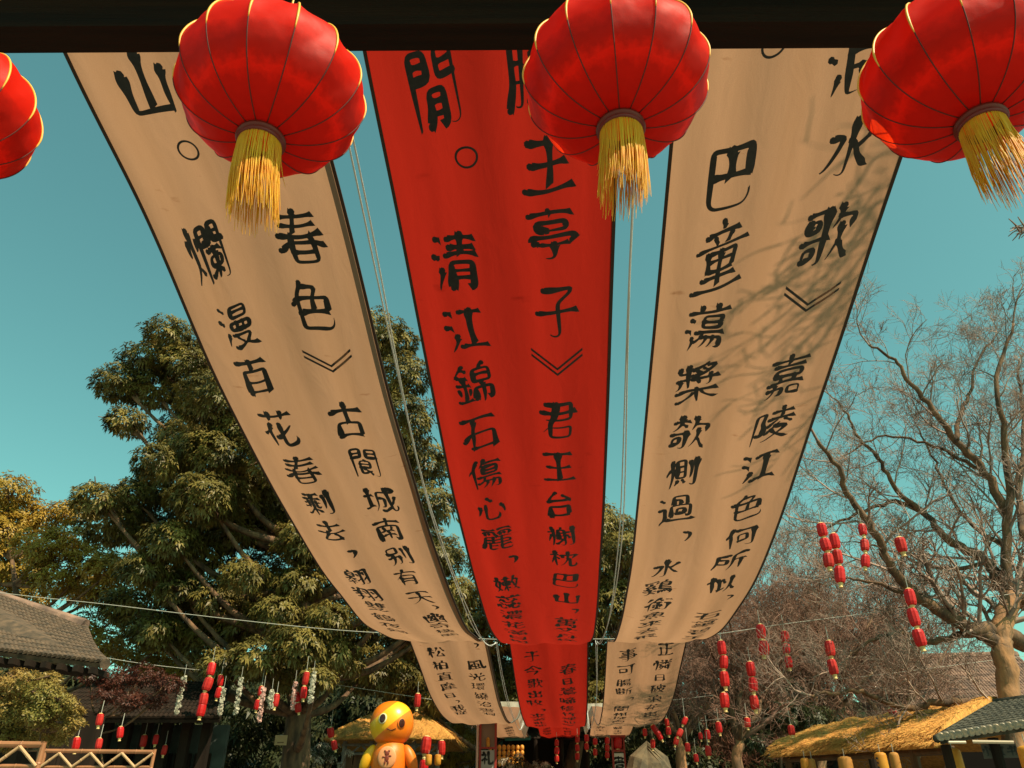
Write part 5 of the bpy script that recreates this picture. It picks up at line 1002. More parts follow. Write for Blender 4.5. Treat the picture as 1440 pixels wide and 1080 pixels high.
M_tile_pink = mat('weathered_tile', (.30, .17, .12), .9, col2=(.10, .06, .045), scale=3, bump=.4)
M_tile_dark = mat('dark_glazed_tile', (.022, .022, .017), .7, col2=(.085, .075, .055), scale=9, bump=.5, spec=.12)
M_tile_end = mat('tile_end', (.56, .40, .26), .7, col2=(.2, .2, .17), scale=30)
M_red_trim = mat('red_trim', (.30, .05, .03), .7)
M_wall_g = mat('grey_green_plaster', (.055, .068, .058), .9, col2=(.035, .042, .036), scale=3)
M_shade_wood = mat('shade_darkened_wood', (.014, .009, .006), .85, col2=(.028, .016, .010), spec=.15, scale=4, stretch=(1, 1, .2))  # wood colour darkened to stand in for tree shade on the halls
# left hall
hl = thing('tiled_hall', 'old hall with sagging grey tiled roof at the left edge behind the shrub', 'building', (0, 0, 0))
r0, r1 = P(-160, 775, 17.5), P(118, 884, 17.5); e0, e1 = P(-160, 898, 14.2), P(148, 934, 14.2)
tiled_slope(hl, e0, e1, r0, r1, M_tile, 46, .06, stuff=True)
MB().tube(smoothpath([r0, lerp(r0, r1, .5) + Vector((0, 0, -.08)), r1 + Vector((0, 0, .04))], 4), .17, 10).build('ridge', M_tile_pink, hl)
MB().tube(smoothpath([r1, lerp(r1, e1, .5) - Vector((0, 0, .1)), e1], 4), .09, 8).build('verge', M_tile, hl)
MB().tube([e0 + Vector((0, .25, -.16)), e1 + Vector((-.5, .25, -.1))], .07, 8).build('eave_pole', M_shade_wood, hl)
for k in range(14):
    p = lerp(e0, e1, (k + .5) / 14) + Vector((0, .1, -.14)); MB().box(p, (.09, .5, .1)).build('rafter_end', M_red_trim if k == 6 else M_shade_wood, hl)
wx0, wx1 = e0.x, e1.x - 2.0; wb = MB().box(((wx0 + wx1) / 2, 17.3, 1.9), (wx1 - wx0, 3.0, 3.8)); wb.build('wall', M_shade_wood, hl)
for k in range(5): MB().box((e1.x - .55 - k * 1.35, 15.5, 1.7), (.2, .2, 3.4)).build('post', M_shade_wood, hl)
# long shaded gallery behind the red lanterns
gl = thing('shaded_gallery', 'low gallery with grey green wall panels and dark posts, behind the bamboo rail', 'building', (0, 0, 0))
gx0, gx1 = P(60, 1080, 21.5).x, P(292, 1080, 21.5).x
MB().box(((gx0 + gx1) / 2, 22.6, 2.0), (gx1 - gx0, .2, 4.0)).build('wall', M_wall_g, gl)
for k in range(8): MB().box((gx0 + (gx1 - gx0) * (k + .5) / 8, 21.7, 2.0), (.22, .22, 4.0)).build('post', M_shade_wood, gl)
for k in range(7):
    MB().box((gx0 + (gx1 - gx0) * (k + 1) / 8, 22.46, 2.0), (.42, .06, 2.6)).build('window_panel', M_shade_wood, gl)
g0, g1 = Vector((gx0 - .5, 20.9, 3.95)), Vector((gx1 + .3, 20.9, 3.95))
tiled_slope(gl, g0, g1, g0 + Vector((0, 3.2, 1.4)), g1 + Vector((-1.0, 3.2, 1.3)), M_shade_wood, 40, .07, stuff=True)
# far tiled roof on the right
hr = thing('far_tiled_hall', 'long hall with brown tiled roof seen through bare branches at the right', 'building', (0, 0, 0))
r0, r1 = P(1165, 929, 36), P(1430, 922, 36); e0, e1 = P(1225, 1003, 32), P(1510, 998, 32)
tiled_slope(hr, e0, e1, r0, r1, M_tile_pink, 62, .075, stuff=True)
MB().tube([r0, r1], .2, 8).build('ridge', M_tile_pink, hr)
MB().box(((e0.x + e1.x) / 2, 36, e0.z / 2 - .2), (e1.x - e0.x - 1, 6, e0.z - .4)).build('wall', M_wall_g, hr)
# little pale house roof behind the sign post
hp = thing('small_house', 'small house with pinkish tiled roof end behind the bright tree', 'building', (0, 0, 0))
r0, r1 = P(652, 1008, 40), P(676, 1008, 40); e0, e1 = P(645, 1032, 38.5), P(682, 1032, 38.5)
tiled_slope(hp, e0, e1, r0, r1, mat('pale_tile', (.45, .33, .28), .85), 9, .06, stuff=True)
MB().box(((e0.x + e1.x) / 2, 40.3, e0.z / 2), (1.1, 2.4, e0.z - .2)).build('wall', mat('pale_wall', (.5, .4, .34), .9), hp)
# thatched stall on the right
M_thatch = mat('thatch', (.66, .32, .065), .95, col2=(.42, .18, .035), scale=14, stretch=(1, 1, 1), bump=1.0, bscale=55)
M_straw = mat('straw', (.72, .37, .085), .9, col2=(.50, .22, .045), scale=12)
M_pole = mat('stall_wood', (.16, .075, .03), .8, col2=(.09, .045, .02), scale=8, stretch=(1, 1, .2))
def thatch_slope(parent, e0, e1, r0, r1, thick, nstraw, seed, sl=.5, nu=44, nv=12):
    nrm = (e1 - e0).cross(r0 - e0).normalized()
    if nrm.z < 0: nrm = -nrm
    rg = random.Random(seed); vs = []; fs = []
    def pt(a, b): return lerp(lerp(e0, e1, a), lerp(r0, r1, a), b)
    H = lambda a, b: .035 * math.sin(a * 23 + seed) * math.sin(b * 5 + a * 9) + .02 * math.sin(a * 57 + b * 3)
    for layer in (1, 0):
        for i in range(nu + 1):
            for j in range(nv + 1):
                a, b = i / nu, j / nv; rd_ = 1 - .75 * (max(0, 1 - b * nv / 2.0)) if layer else 1
                vs.append(pt(a, b) + nrm * (thick * rd_ + H(a, b) if layer else 0))
    o = (nu + 1) * (nv + 1)
    for i in range(nu):
        for j in range(nv):
            k = i * (nv + 1) + j; fs.append((k, k + 1, k + nv + 2, k + nv + 1)); fs.append((o + k, o + k + nv + 1, o + k + nv + 2, o + k + 1))
    for i in range(nu):
        for j in (0, nv):
            k = i * (nv + 1) + j; fs.append((k, k + nv + 1, o + k + nv + 1, o + k))
    for j in range(nv):
        for i in (0, nu):
            k = i * (nv + 1) + j; fs.append((k, k + 1, o + k + 1, o + k))
    MB().add(vs, fs).build('thatch', M_thatch, parent, True)
    sg = Segs(); dn = (pt(.5, 0) - pt(.5, 1)).normalized()
    for k in range(nstraw):
        a = rg.random(); b = rg.random() ** 1.2; p = pt(a, b) + nrm * (thick + H(a, b) + .004) * (1 if b > .12 else .5 + b * 4)
        d = (dn + Vector((rg.gauss(0, .16), rg.gauss(0, .16), rg.gauss(0, .05)))).normalized(); L = rg.uniform(.3, 1) * sl
        sg.add(tuple(p), tuple(p + d * L + nrm * rg.uniform(-.012, .012)), .0042, .002)
    sg.build('straw', M_straw, parent, 3, kind='stuff')
st = thing('thatched_stall', 'long market stall with golden thatched roof on the right', 'market stall', (0, 0, 0))
e0, e1 = P(1084, 1066, 17.5), P(1318, 1052, 12.6); r0, r1 = P(1140, 1034, 19.5), P(1400, 990, 14.6)
thatch_slope(st, e0, e1, r0, r1, .17, 9000, 1, .34)
M_black = mat('stall_shade_black', (.006, .004, .003), .9, spec=.1)  # near-black colour stands in for the shade inside the stalls
rb0, rb1 = r0 + Vector((2.2, 2.2, -1.0)), r1 + Vector((2.2, 1.6, -1.0))
thatch_slope(st, rb0, rb1, r0, r1, .15, 400, 2)
for t_ in (.03, .22, .42, .62, .82, .99):
    p = lerp(e0, e1, t_) + Vector((.35, .25, 0)); MB().tube([(p.x, p.y, 0), (p.x, p.y, p.z + .05)], .075, 8).build('post', M_pole, st)
    p2 = lerp(rb0, rb1, t_); MB().tube([(p2.x - .3, p2.y - .2, 0), (p2.x - .3, p2.y - .2, p2.z)], .075, 8).build('post', M_pole, st)
MB().tube([e0 + Vector((.35, .25, -.02)), e1 + Vector((.35, .25, -.02))], .05, 8).build('eave_pole', M_pole, st)
for k in range(12):
    p = lerp(rb0, rb1, (k + .5) / 12); MB().box((p.x - .4, p.y, 1.25), (.75, .62, 2.5)).build('back_panel', M_black, st)
# dark tiled booth in front of it
bt = thing('tiled_booth', 'dark green tiled booth roof with pale round tile ends at the right edge', 'market stall', (0, 0, 0))
e0, e1 = P(1320, 1039, 10.2), P(1500, 1011, 9.4); r0, r1 = P(1398, 992, 12.2), P(1560, 970, 11.5)
tiled_slope(bt, e0, e1, r0, r1, M_tile_dark, 20, .045, cap=True, m_cap=M_tile_end, thick=.06)
MB().tube([r0, r1], .085, 8).build('ridge', M_tile_dark, bt, True)
MB().tube([e0 - VX * .02, r0 - VX * .02], .05, 8).build('verge', M_tile_dark, bt, True)
for t_, yy in ((.06, .25), (.45, .25), (.95, .25), (.1, 2.6), (.9, 2.6)):
    p = lerp(e0, e1, t_) + Vector((.1, yy, -.06)); MB().tube([(p.x, p.y, 0), p], .06, 8).build('post', M_shade_wood, bt)
MB().box((lerp(e0, e1, .5).x + 2.2, 13.0, 1.3), (2.6, .1, 2.6)).build('back_wall', M_black, bt)
a, b = P(1334, 1044, 10.0), P(1358, 1044, 10.0); c, d = P(1368, 1043, 9.9), P(1426, 1044, 9.7)
M_pale = mat('pale_pole', (.62, .47, .33), .6)
MB().tube([a, b], .017, 6).build('pole', M_pale, bt); MB().tube([c, d], .02, 6).build('pole', M_pale, bt)
def board_text(parent, chars, org, right, up, size, m, off, pitch, vertical=False, weight=1.4):
    nrm = right.cross(up).normalized(); rnd = random.Random(3)
    for i, ch in enumerate(chars):
        V, Fc = brush(ch, rnd, weight); o = org + (up * -pitch * i if vertical else right * pitch * i)
        MB().add([o + right * x * size + up * y * size + nrm * off for x, y in V], Fc).build('character', m, parent)
sg_ = thing('shop_sign', 'small dark grey sign with black characters hanging under the tiled booth roof', 'sign', P(1406, 1056, 10.1))
q0, q1 = P(1378, 1056, 10.1), P(1428, 1056, 9.95); w_ = (q1 - q0).length; rt = (q1 - q0).normalized()
ang = math.atan2(rt.y, rt.x); MB().box((0, 0, 0), (w_, .04, .155), Matrix.Rotation(ang, 3, 'Z')).build('board', mat('grey_board', (.085, .075, .06), .8), sg_)
nf = rt.cross(Vector((0, 0, 1)))
board_text(sg_, '小红书', -rt * .13, rt, Vector((0, 0, 1)), .125, cloth_ink, .024, .13, weight=1.5)
MB().tube([-rt * .2 + Vector((0, 0, .07)), -rt * .2 + Vector((0, 0, .2))], .004, 4).build('hanger', M_wire, sg_)
MB().tube([rt * .2 + Vector((0, 0, .07)), rt * .2 + Vector((0, 0, .2))], .004, 4).build('hanger', M_wire, sg_)
# yellow cylinder lanterns
M_yel = mat('yellow_paper', (.80, .40, .04), .6, col2=(.68, .28, .025), scale=4, trans=.3)
M_yel2 = mat('brown_paper', (.50, .21, .035), .7, trans=.2)
def yellow_lantern(px, py, wpx, hpx, Y, label, m=None, dots=True):
    k = mpp(px, py, Y); r = wpx * k / 2; h = hpx * k; t = thing('yellow_lantern', label, 'lantern', P(px, py, Y), 0, 'yellow lanterns under the stall eaves')
    MB().lathe([(r * .55, 0), (r * .9, -h * .04), (r, -h * .12), (r * 1.02, -h * .5), (r, -h * .9), (r * .6, -h)], 16).build('shade', m or M_yel, t, True)
    MB().tube([(0, 0, 0), (0, 0, .12)], .006, 4).build('cord', M_wire, t)
    if dots:
        mb = MB(); a = math.atan2(-t.location.y, -t.location.x) - .75
        for i in range(5):
            mb.box((r * 1.03 * math.cos(a), r * 1.03 * math.sin(a), -h * (.2 + i * .15)), (.012, .024, .024), Matrix.Rotation(a, 3, 'Z'))
            mb.box((r * 1.03 * math.cos(a + .18), r * 1.03 * math.sin(a + .18), -h * (.2 + i * .15) - .008), (.012, .012, .03), Matrix.Rotation(a, 3, 'Z'))
        mb.build('lettering', cloth_ink, t)
yellow_lantern(1131, 1066, 12, 30, 15.6, 'smallest yellow lantern under the far end of the thatch', dots=False)
yellow_lantern(1141, 1067, 9, 30, 15.4, 'thin brown lantern touching the smallest yellow one', M_yel2, False)
yellow_lantern(1187, 1064, 19, 34, 14.2, 'orange brown lantern under the middle of the thatch', M_yel2, False)
yellow_lantern(1237, 1058, 16, 38, 13.3, 'yellow lantern with black marks under the thatch, left of the brown post')
yellow_lantern(1256, 1058, 13, 40, 13.0, 'brown lantern beside the yellow one under the near end of the thatch', M_yel2, False)
yellow_lantern(1338, 1052, 21, 44, 11.0, 'large yellow lantern with black marks at the corner of the tiled booth')
yellow_lantern(1442, 1049, 24, 46, 9.3, 'large yellow lantern cut by the right edge, under the booth eave', dots=False)
# ------------------------------------------------------------------ sign posts
M_signred = mat('red_frame', (.30, .025, .015), .6)
M_board_g = mat('grey_sign_face', (.36, .35, .33), .8)
M_board_w = mat('white_sign_face', (.72, .67, .58), .8)
def sign_post(x0, x1, ytop, ysplit, Y, face, ch, label, size, shade_red):
    a, b = P(x0, 1060, Y), P(x1, 1060, Y); w_ = b.x - a.x; cx = (a.x + b.x) / 2; zt = P(x0, ytop, Y).z; zs = P(x0, ysplit, Y).z
    t = thing('sign_post', label, 'sign', (cx, Y, 0))
    for s in (-1, 1): MB().box((s * (w_ / 2), 0, zt / 2), (w_ * .14, .12, zt)).build('upright', M_signred, t)
    MB().box((0, .1, (zt + zs) / 2), (w_ * .86, .02, zt - zs)).build('lamp_back', M_signred if shade_red else mat('glass', (.22, .16, .12), .3), t)
    MB().box((0, 0, zt), (w_ * 1.3, .2, .06)).build('top_rail', M_signred, t)
    MB().box((0, 0, zs), (w_, .13, .05)).build('mid_rail', M_signred, t)
    MB().lathe([(w_ * .10, 0), (w_ * .13, .06), (w_ * .12, .22), (w_ * .05, .27)], 10, (0, 0, zs + .03)).build('lamp', M_yel, t)
    MB().box((0, 0, zs / 2 - .03), (w_ * .86, .06, zs - .06)).build('board', face, t)
    if shade_red: mini(t, (0, -.02, zt - .16), w_ * .8, .3, 8)
    board_text(t, ch, Vector((0, -.03, zs - .27)), Vector((1, 0, 0)), Vector((0, 0, 1)), size, cloth_ink, .004, .5, True, 1.5)
    return t
sign_post(675, 697, 1014, 1052, 26, M_board_g, '礼', 'red framed sign post with a grey board and one bold black character, left of centre', .42, False)
pl = MB().tube([(P(670.5, 1080, 25.5).x, 25.5, 0), (P(670.5, 1080, 25.5).x, 25.5, P(670, 1012, 25.5).z)], .035, 8).build('flag_pole', mat('pink_pole', (.6, .36, .28), .6)); tag(pl, 'thin pinkish pole standing left of the grey board sign', 'pole')
sign_post(862, 878, 1036, 1056, 23, M_board_w, '書意', 'red topped sign post with a white board, under the lower right banner', .34, True)
# ------------------------------------------------------------------ small things in the middle distance
# lantern rack
lr = thing('lantern_rack', 'rack of small glowing gold lanterns in three rows right of the grey sign', 'rack', (P(712, 1060, 30).x, 30, 0))
MB().box((0, .1, 1.6), (1.3, .06, 3.2)).build('frame', M_signred, lr)
M_goldl = mat('gold_lantern', (.85, .40, .06), .5, trans=.3)
gb = MB().lathe([(.03, -.09), (.065, -.05), (.07, 0), (.065, .05), (.03, .09)], 8); gme = gb.mesh('gold_lantern', M_goldl, True)
for r_ in range(4):
    for c_ in range(8):
        o = link(bpy.data.objects.new('gold_lantern', gme), lr); o.location = (-.56 + c_ * .16, -.02, P(700, 1051.5 + r_ * 7.5, 30).z)
# dark pavilion with teal roof edge
pv = thing('dark_pavilion', 'dark open pavilion with a teal roof edge below the red banner', 'pavilion', (P(770, 1060, 34).x, 34, 0))
zt = P(730, 1043, 34).z
MB().box((0, 0, zt + .22), (3.6, 2.2, .4), taper=.6).build('roof', M_shade_wood, pv)
MB().tube([(-1.7, -1.15, zt), (-.7, -1.15, zt + .03)], .08, 8).build('roof_edge', mat('teal_glaze', (.05, .22, .18), .4), pv)
for sx in (-1.5, -.5, .5, 1.5): MB().tube([(sx, -1, 0), (sx, -1, zt)], .09, 8).build('post', M_shade_wood, pv)
MB().box((0, .9, zt / 2), (3.3, .1, zt)).build('back_wall', M_shade_wood, pv)
# blossom shrubs
for (x, y, r, Y, lab, m) in ((725, 1075, 16, 27, 'white blossoming shrub at the foot of the dark pavilion', M_flower), (762, 1080, 13, 27, 'smaller white blossoming shrub right of the first', M_flower), (206, 985, 14, 25, 'small tree with dull pink blossom under the evergreen', M_flower_p), (455, 1060, 18, 28, 'pale blossoming shrub left of the thatched hut', M_flower)):
    base = Vector((P(x, y, Y).x, Y, 0)); t = thing('blossom_shrub', lab, 'shrub', base); k = mpp(x, y, Y); c = P(x, y, Y) - base
    sg = Segs(); rd = random.Random(int(x)); ends = []
    for q in range(16):
        e = c + Vector((rd.gauss(0, 1), rd.gauss(0, 1), rd.gauss(0, .7))) * r * k * .7; ends.append(e); sg.path([Vector((0, 0, 0)), c * .5 + e * .1, e], .03, .008)
    sg.build('stems', M_bark, t, 4); leaves([(e, r * k * .28) for e in ends], m, t, leaf=.07, per=5, dens=.18, inner=.3, name='blossom', seed=int(x)); leaves([(c, r * k)], M_leafC, t, leaf=.12, per=5, dens=.5, name='foliage', seed=1)
# far red lantern strings below the red banner
for (x, ys, Y, lab) in ((783, (1045, 1056, 1067), 27, 'dim string of red lanterns below the red banner, farthest left'), (812, (1040, 1052, 1064), 27.5, 'dim string of red lanterns directly below the right corner of the red banner'), (825, (1038, 1050), 26, 'short string of red lanterns left of the brighter one'),
                        (837, (1043, 1058), 25, 'brighter string of red lanterns between red banner and white sign'), (854, (1042, 1052, 1062), 26, 'string of small red lanterns close left of the white sign')):
    lantern_string([(x, y) for y in ys], Y, 6.5, 9, lab, up=14)
# rock
rk = MB(); rd = random.Random(9); vs = []; fs = []; n, m_ = 18, 9
for i in range(m_ + 1):
    for k in range(n):
        a = 2 * math.pi * k / n; t_ = i / m_; r = (1 - t_ ** 3.2) ** .6 * (1 + .10 * math.sin(a * 3 + i * .4) + .09 * math.sin(a * 5 + i * .9) + rd.uniform(-.15, .15))
        vs.append((r * 1.35 * math.cos(a) + 0 * t_, r * .9 * math.sin(a), t_ * 3.55 + .12 * math.sin(a * 2 + 1) * t_))
for i in range(m_):
    for k in range(n): fs.append((i * n + k, i * n + (k + 1) % n, (i + 1) * n + (k + 1) % n, (i + 1) * n + k))
rk.add(vs, fs); ro = rk.build('rock', mat('rock', (.15, .105, .055), .9, col2=(.06, .046, .026), scale=3.2, bump=1, bscale=6), smooth=False); ro.location = (P(912, 1075, 26).x, 26, 0); ro.scale = (.8, 1, 1.07)
tag(ro, 'pointed tan boulder standing right of the white sign', 'rock')
# thatched hut behind the balloon figure
ht = thing('thatched_hut', 'thatched hut with crossed wooden lattice behind the orange balloon figure', 'hut', (0, 0, 0)); Yh = 30
ap0, ap1 = P(535, 1003, Yh + 2.2), P(588, 1003, Yh + 2.2); f0, f1 = P(455, 1040, Yh - .6), P(640, 1040, Yh - .6)
thatch_slope(ht, f0, f1, ap0, ap1, .14, 1200, 3, nu=24, nv=8); b0, b1 = f0 + Vector((0, 5, 0)), f1 + Vector((0, 5, 0)); thatch_slope(ht, b0, b1, ap0, ap1, .14, 100, 4, nu=24, nv=8)
thatch_slope(ht, f0, b0, ap0, ap0 + Vector((.05, .1, 0)), .12, 200, 5, nu=12, nv=8); thatch_slope(ht, f1, b1, ap1, ap1 + Vector((-.05, .1, 0)), .12, 200, 6, nu=12, nv=8)
M_grey_wood = mat('weathered_wood', (.20, .17, .14), .85, col2=(.12, .10, .08), scale=6)
ze = f0.z
for x in (482, 520, 580, 615):
    p = P(x, 1080, Yh); MB().tube([(p.x, Yh, 0), (p.x, Yh, ze)], .08, 8).build('post', M_grey_wood, ht)
zr = P(500, 1060, Yh).z; xa, xb = P(480, 1060, Yh).x, P(616, 1060, Yh).x
MB().tube([(xa, Yh - .02, zr), (xb, Yh - .02, zr)], .045, 6).build('rail', M_grey_wood, ht)
MB().tube([(xa, Yh - .02, ze - .12), (xb, Yh - .02, ze - .12)], .05, 6).build('rail', M_grey_wood, ht)
nb = 10
for k in range(nb):
    x0 = xa + (xb - xa) * k / nb; x1 = xa + (xb - xa) * (k + 1) / nb
    MB().tube([(x0, Yh - .05, zr if k % 2 else ze - .12), (x1, Yh - .05, ze - .12 if k % 2 else zr)], .035, 6).build('lattice_bar', M_grey_wood, ht)
for k in range(9):
    x0 = xa + (xb - xa) * (k + .5) / 9; MB().box((x0, Yh + .3, zr / 2), ((xb - xa) / 9 - .03, .06, zr)).build('plank', M_pole, ht)
lantern_string([(599, 1048)], 27, 14, 22, 'bright round red lantern hanging at the hut, right of the balloon figure', up=10)
lantern_string([(596, 1078)], 27, 13, 18, 'red lantern below the bright one at the hut', up=12)
lantern_string([(621, 1052)], 28, 10, 18, 'dim red lantern at the right corner of the hut', up=10)
yellow_lantern(603, 1061, 9, 14, 26.5, 'small pale yellow lantern under the red lantern at the hut', dots=False)
yellow_lantern(616, 1061, 9, 14, 26.5, 'small pale yellow lantern right of its twin at the hut', dots=False)
# balloon figure
M_or = mat('orange_vinyl', (.85, .19, .008), .45, trans=.12, tcol=(.9, .3, .02), spec=.5); M_ye = mat('yellow_vinyl', (.95, .46, .010), .45, trans=.12, spec=.5)
Yb = 20; kb = mpp(551, 1020, Yb); bc = P(551, 1018, Yb); bf = thing('balloon_figure', 'orange inflatable round headed figure with a yellow band across its head', 'inflatable', (bc.x, Yb, 0)); hz = bc.z; hr_ = 30.5 * kb
def blob(c, rx, ry, rz_, n=26, m=16, rot=None, sq=1.0):
    vs = []; fs = []
    for i in range(m + 1):
        t_ = math.pi * i / m
        for k in range(n):
            a = 2 * math.pi * k / n; q = Vector((rx * math.sin(t_) ** sq * math.cos(a), ry * math.sin(t_) ** sq * math.sin(a), rz_ * math.cos(t_)))
            if rot is not None: q = rot @ q
            vs.append(q + Vector(c))
    for i in range(m):
        for k in range(n): fs.append((i * n + k, i * n + (k + 1) % n, (i + 1) * n + (k + 1) % n, (i + 1) * n + k))
    return vs, fs
vs, fs = blob((0, 0, hz), hr_ * 1.0, hr_ * .95, hr_ * .97, 40, 28, sq=.85)
me = bpy.data.meshes.new('head'); me.from_pydata(vs, [], fs); M_or_h = mat('head_vinyl', (.85, .19, .008), .32, spec=.5); me.materials.append(M_or_h); me.shade_smooth()
bn = Vector((-.62, -.1, .78)).normalized()
nt_ = M_or_h.node_tree; N_ = nt_.nodes; L_ = nt_.links
tc_ = N_.new('ShaderNodeTexCoord'); sb_ = N_.new('ShaderNodeVectorMath'); sb_.operation = 'SUBTRACT'; sb_.inputs[1].default_value = (0, 0, hz); L_.new(tc_.outputs['Object'], sb_.inputs[0])
dt_ = N_.new('ShaderNodeVectorMath'); dt_.operation = 'DOT_PRODUCT'; dt_.inputs[1].default_value = tuple(bn / hr_); L_.new(sb_.outputs[0], dt_.inputs[0])
cp_ = N_.new('ShaderNodeMath'); cp_.operation = 'COMPARE'; cp_.inputs[1].default_value = .27; cp_.inputs[2].default_value = .33; L_.new(dt_.outputs['Value'], cp_.inputs[0])
mx_ = N_.new('ShaderNodeMix'); mx_.data_type = 'RGBA'; mx_.inputs[6].default_value = (.85, .19, .008, 1); mx_.inputs[7].default_value = (.95, .46, .010, 1)
L_.new(cp_.outputs[0], mx_.inputs[0]); L_.new(mx_.outputs[2], N_['Principled BSDF'].inputs['Base Color'])
link(bpy.data.objects.new('head', me), bf)
hd = [o for o in bf.children if o.name.startswith('head')][0]
def onhead(x, z, k=1.0):
    y = -math.sqrt(max(.02, 1 - x * x - z * z)) * hr_ * .95 * k; return Vector((x * hr_, y, hz + z * hr_))
M_eye = mat('eye', (.05, .012, .008), .15); M_eye_white = mat('eye_white', (.85, .7, .4), .4)  # dark eye colour and the pale rim set behind it
for x, z in ((-.30, .13), (.56, -.06)):
    p = onhead(x, z, 1.0); n_ = (p - Vector((0, 0, hz))).normalized(); rot = n_.to_track_quat('Z', 'Y').to_matrix()
    v_, f_ = blob(p, hr_ * .21, hr_ * .23, .014, 16, 8, rot); MB().add(v_, f_).build('eye_rim', M_eye_white if x < 0 else M_or, bf, True)
    v_, f_ = blob(p + n_ * .012, hr_ * .15, hr_ * .19, .014, 16, 8, rot); MB().add(v_, f_).build('eye', M_eye, bf, True)
MB().tube(smoothpath([onhead(-.08 + .1 * k, -.36 + .03 * abs(k - 2) ** 1.3, 1.01) for k in range(5)], 3), .01, 5).build('mouth', M_eye, bf)
bod = [(0.30, -.55), (.62, -.75), (.78, -1.15), (.80, -1.6), (.72, -2.1), (.60, -2.5)]
MB().lathe([(r * hr_, hz + (z - .1) * hr_) for r, z in [(.2, -.5)] + bod + [(.3, -2.75)]], 26).build('body', M_or, bf, True)
for s in (-1, 1):
    rot = Euler((0, s * .55, 0)).to_matrix(); v_, f_ = blob((s * .95 * hr_, -.05, hz - 1.45 * hr_), .28 * hr_, .28 * hr_, .62 * hr_, 16, 10, Euler((0, -s * .45, 0)).to_matrix())
    MB().add(v_, f_).build('arm', M_ye if s < 0 else M_or, bf, True)
    MB().lathe([(.36 * hr_, hz - 2.4 * hr_), (.38 * hr_, hz - 3.2 * hr_), (.42 * hr_, hz - 3.8 * hr_), (.2 * hr_, hz - 4.0 * hr_)], 16, (s * .42 * hr_, 0, 0)).build('leg', M_or, bf, True)
v_, f_ = blob((0, -.76 * hr_, hz - 1.45 * hr_), .42 * hr_, .08 * hr_, .46 * hr_, 20, 10); MB().add(v_, f_).build('belly_patch', mat('peach_vinyl', (.75, .30, .12), .5), bf, True)
mk = MB()
for (ax, az, aw, ah) in ((0, -1.30, .11, .10), (-.09, -1.20, .045, .05), (.09, -1.20, .045, .05), (0, -1.50, .10, .14), (-.14, -1.44, .07, .035), (.14, -1.40, .07, .04), (-.07, -1.66, .04, .08), (.07, -1.66, .04, .08)):
    v_, f_ = blob((ax * hr_, -.84 * hr_, hz + az * hr_), aw * hr_, .02 * hr_, ah * hr_, 10, 6); mk.add(v_, f_)
mk.build('belly_mark', mat('brown_mark', (.2, .03, .01), .5), bf, True)
zb_ = hz - 4.0 * hr_
MB().lathe([(.9 * hr_, 0), (.8 * hr_, max(zb_, .05))], 20).build('stand', M_shade_wood, bf)
# tag on the tree trunk
tp_ = P(395, 1041, 23.2); tgp = thing('tree_tag', 'small pale tag fixed to the dark tree trunk', 'sign', tp_)
kk = mpp(395, 1041, 23.2); MB().box((0, 0, 0), (17 * kk, .02, 13 * kk)).build('plate', mat('tag_face', (.42, .26, .12), .7), tgp); MB().box((0, -.012, -3 * kk), (9 * kk, .01, 1.5 * kk)).build('lettering', M_bark, tgp); MB().lathe([(2.6 * kk, 0), (2.6 * kk, .01)], 10, (0, 0, 6 * kk)).build('eyelet', M_wire, tgp)
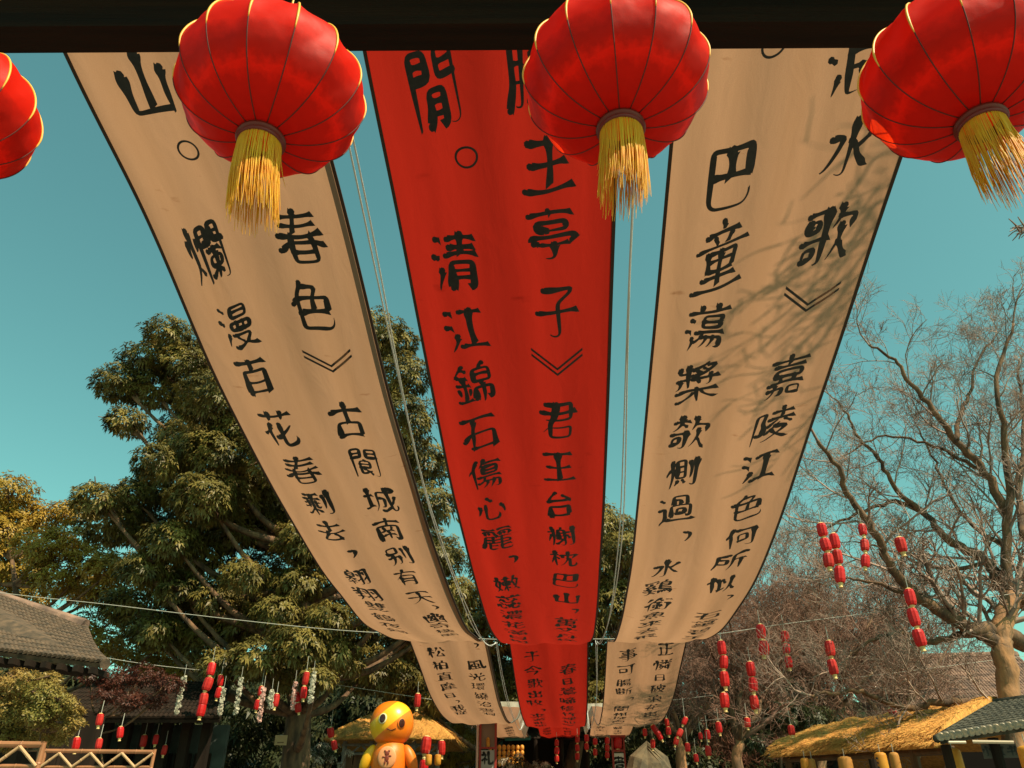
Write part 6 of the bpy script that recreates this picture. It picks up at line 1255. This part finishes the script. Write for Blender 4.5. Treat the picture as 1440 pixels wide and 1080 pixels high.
# bamboo rail
M_bamboo = mat('bamboo', (.42, .17, .075), .5, col2=(.30, .12, .05), scale=5, stretch=(1, 1, .3)); M_bamboo_l = mat('pale_bamboo', (.58, .33, .17), .55)
def rail(xa_, xb_, ytop, ybot, Y, rt_, label, nz, rd_):
    a, b = P(xa_, ytop, Y), P(xb_, ytop + 1.5, Y); t = thing('bamboo_rail', label, 'railing', (a.x, Y, 0)); o = Vector((a.x, Y, 0)); k = mpp(xa_, ytop, Y)
    zl = P(xa_, ybot, Y).z
    def cane(p, q, r, m):
        n = max(2, int((q - p).length / .22)); pts = []; rr = []
        for i in range(n + 1):
            for e in (-.012, 0, .012):
                if (i == 0 and e < 0) or (i == n and e > 0): continue
                pts.append(p.lerp(q, i / n) + (q - p).normalized() * e); rr.append(r * (1.14 if e == 0 else 1))
        return MB().tube(pts, rr, 9)
    cane(a - o, b - o, rt_ * k, M_bamboo).build('top_cane', M_bamboo, t, False)
    cane(Vector((a.x, Y, zl)) - o, Vector((b.x, Y, zl)) - o, rt_ * k * .75, M_bamboo).build('lower_cane', M_bamboo, t)
    for x in (a.x, b.x): cane(Vector((x, Y, 0)) - o, Vector((x, Y, a.z + .02)) - o, rt_ * k * .9, M_bamboo).build('upright', M_bamboo, t)
    for i in range(nz):
        x0 = a.x + (b.x - a.x) * i / nz; x1 = a.x + (b.x - a.x) * (i + 1) / nz; up = i % 2
        cane(Vector((x0, Y - .03, zl if not up else a.z - .03)) - o, Vector((x1, Y - .03, a.z - .03 if not up else zl)) - o, rd_ * k, M_bamboo_l).build('brace', M_bamboo_l, t)
rail(-60, 61, 1046, 1078, 9.6, 4.2, 'nearer bamboo rail at the lower left corner', 4, 2.2)
rail(64, 217, 1056, 1079, 11.2, 2.7, 'longer bamboo rail with zigzag braces right of the nearer one', 7, 1.8)
# lamp post behind the shrub
lp = thing('garden_lamp', 'lamp post with a dark hat and white glass behind the shrub', 'lamp', (P(96, 1015, 13).x, 13, 0)); zl = P(96, 1022, 13).z
MB().tube([(0, 0, 0), (0, 0, zl)], .03, 8).build('pole', M_shade_wood, lp); MB().box((0, 0, zl + .08), (.24, .24, .17)).build('glass', M_board_w, lp); MB().box((0, 0, zl + .2), (.46, .46, .07), taper=.3).build('hat', M_shade_wood, lp)
for s in (-1, 0, 1): MB().box((s * .115, -.122, zl + .08), (.012, .012, .17)).build('glazing_bar', M_shade_wood, lp)
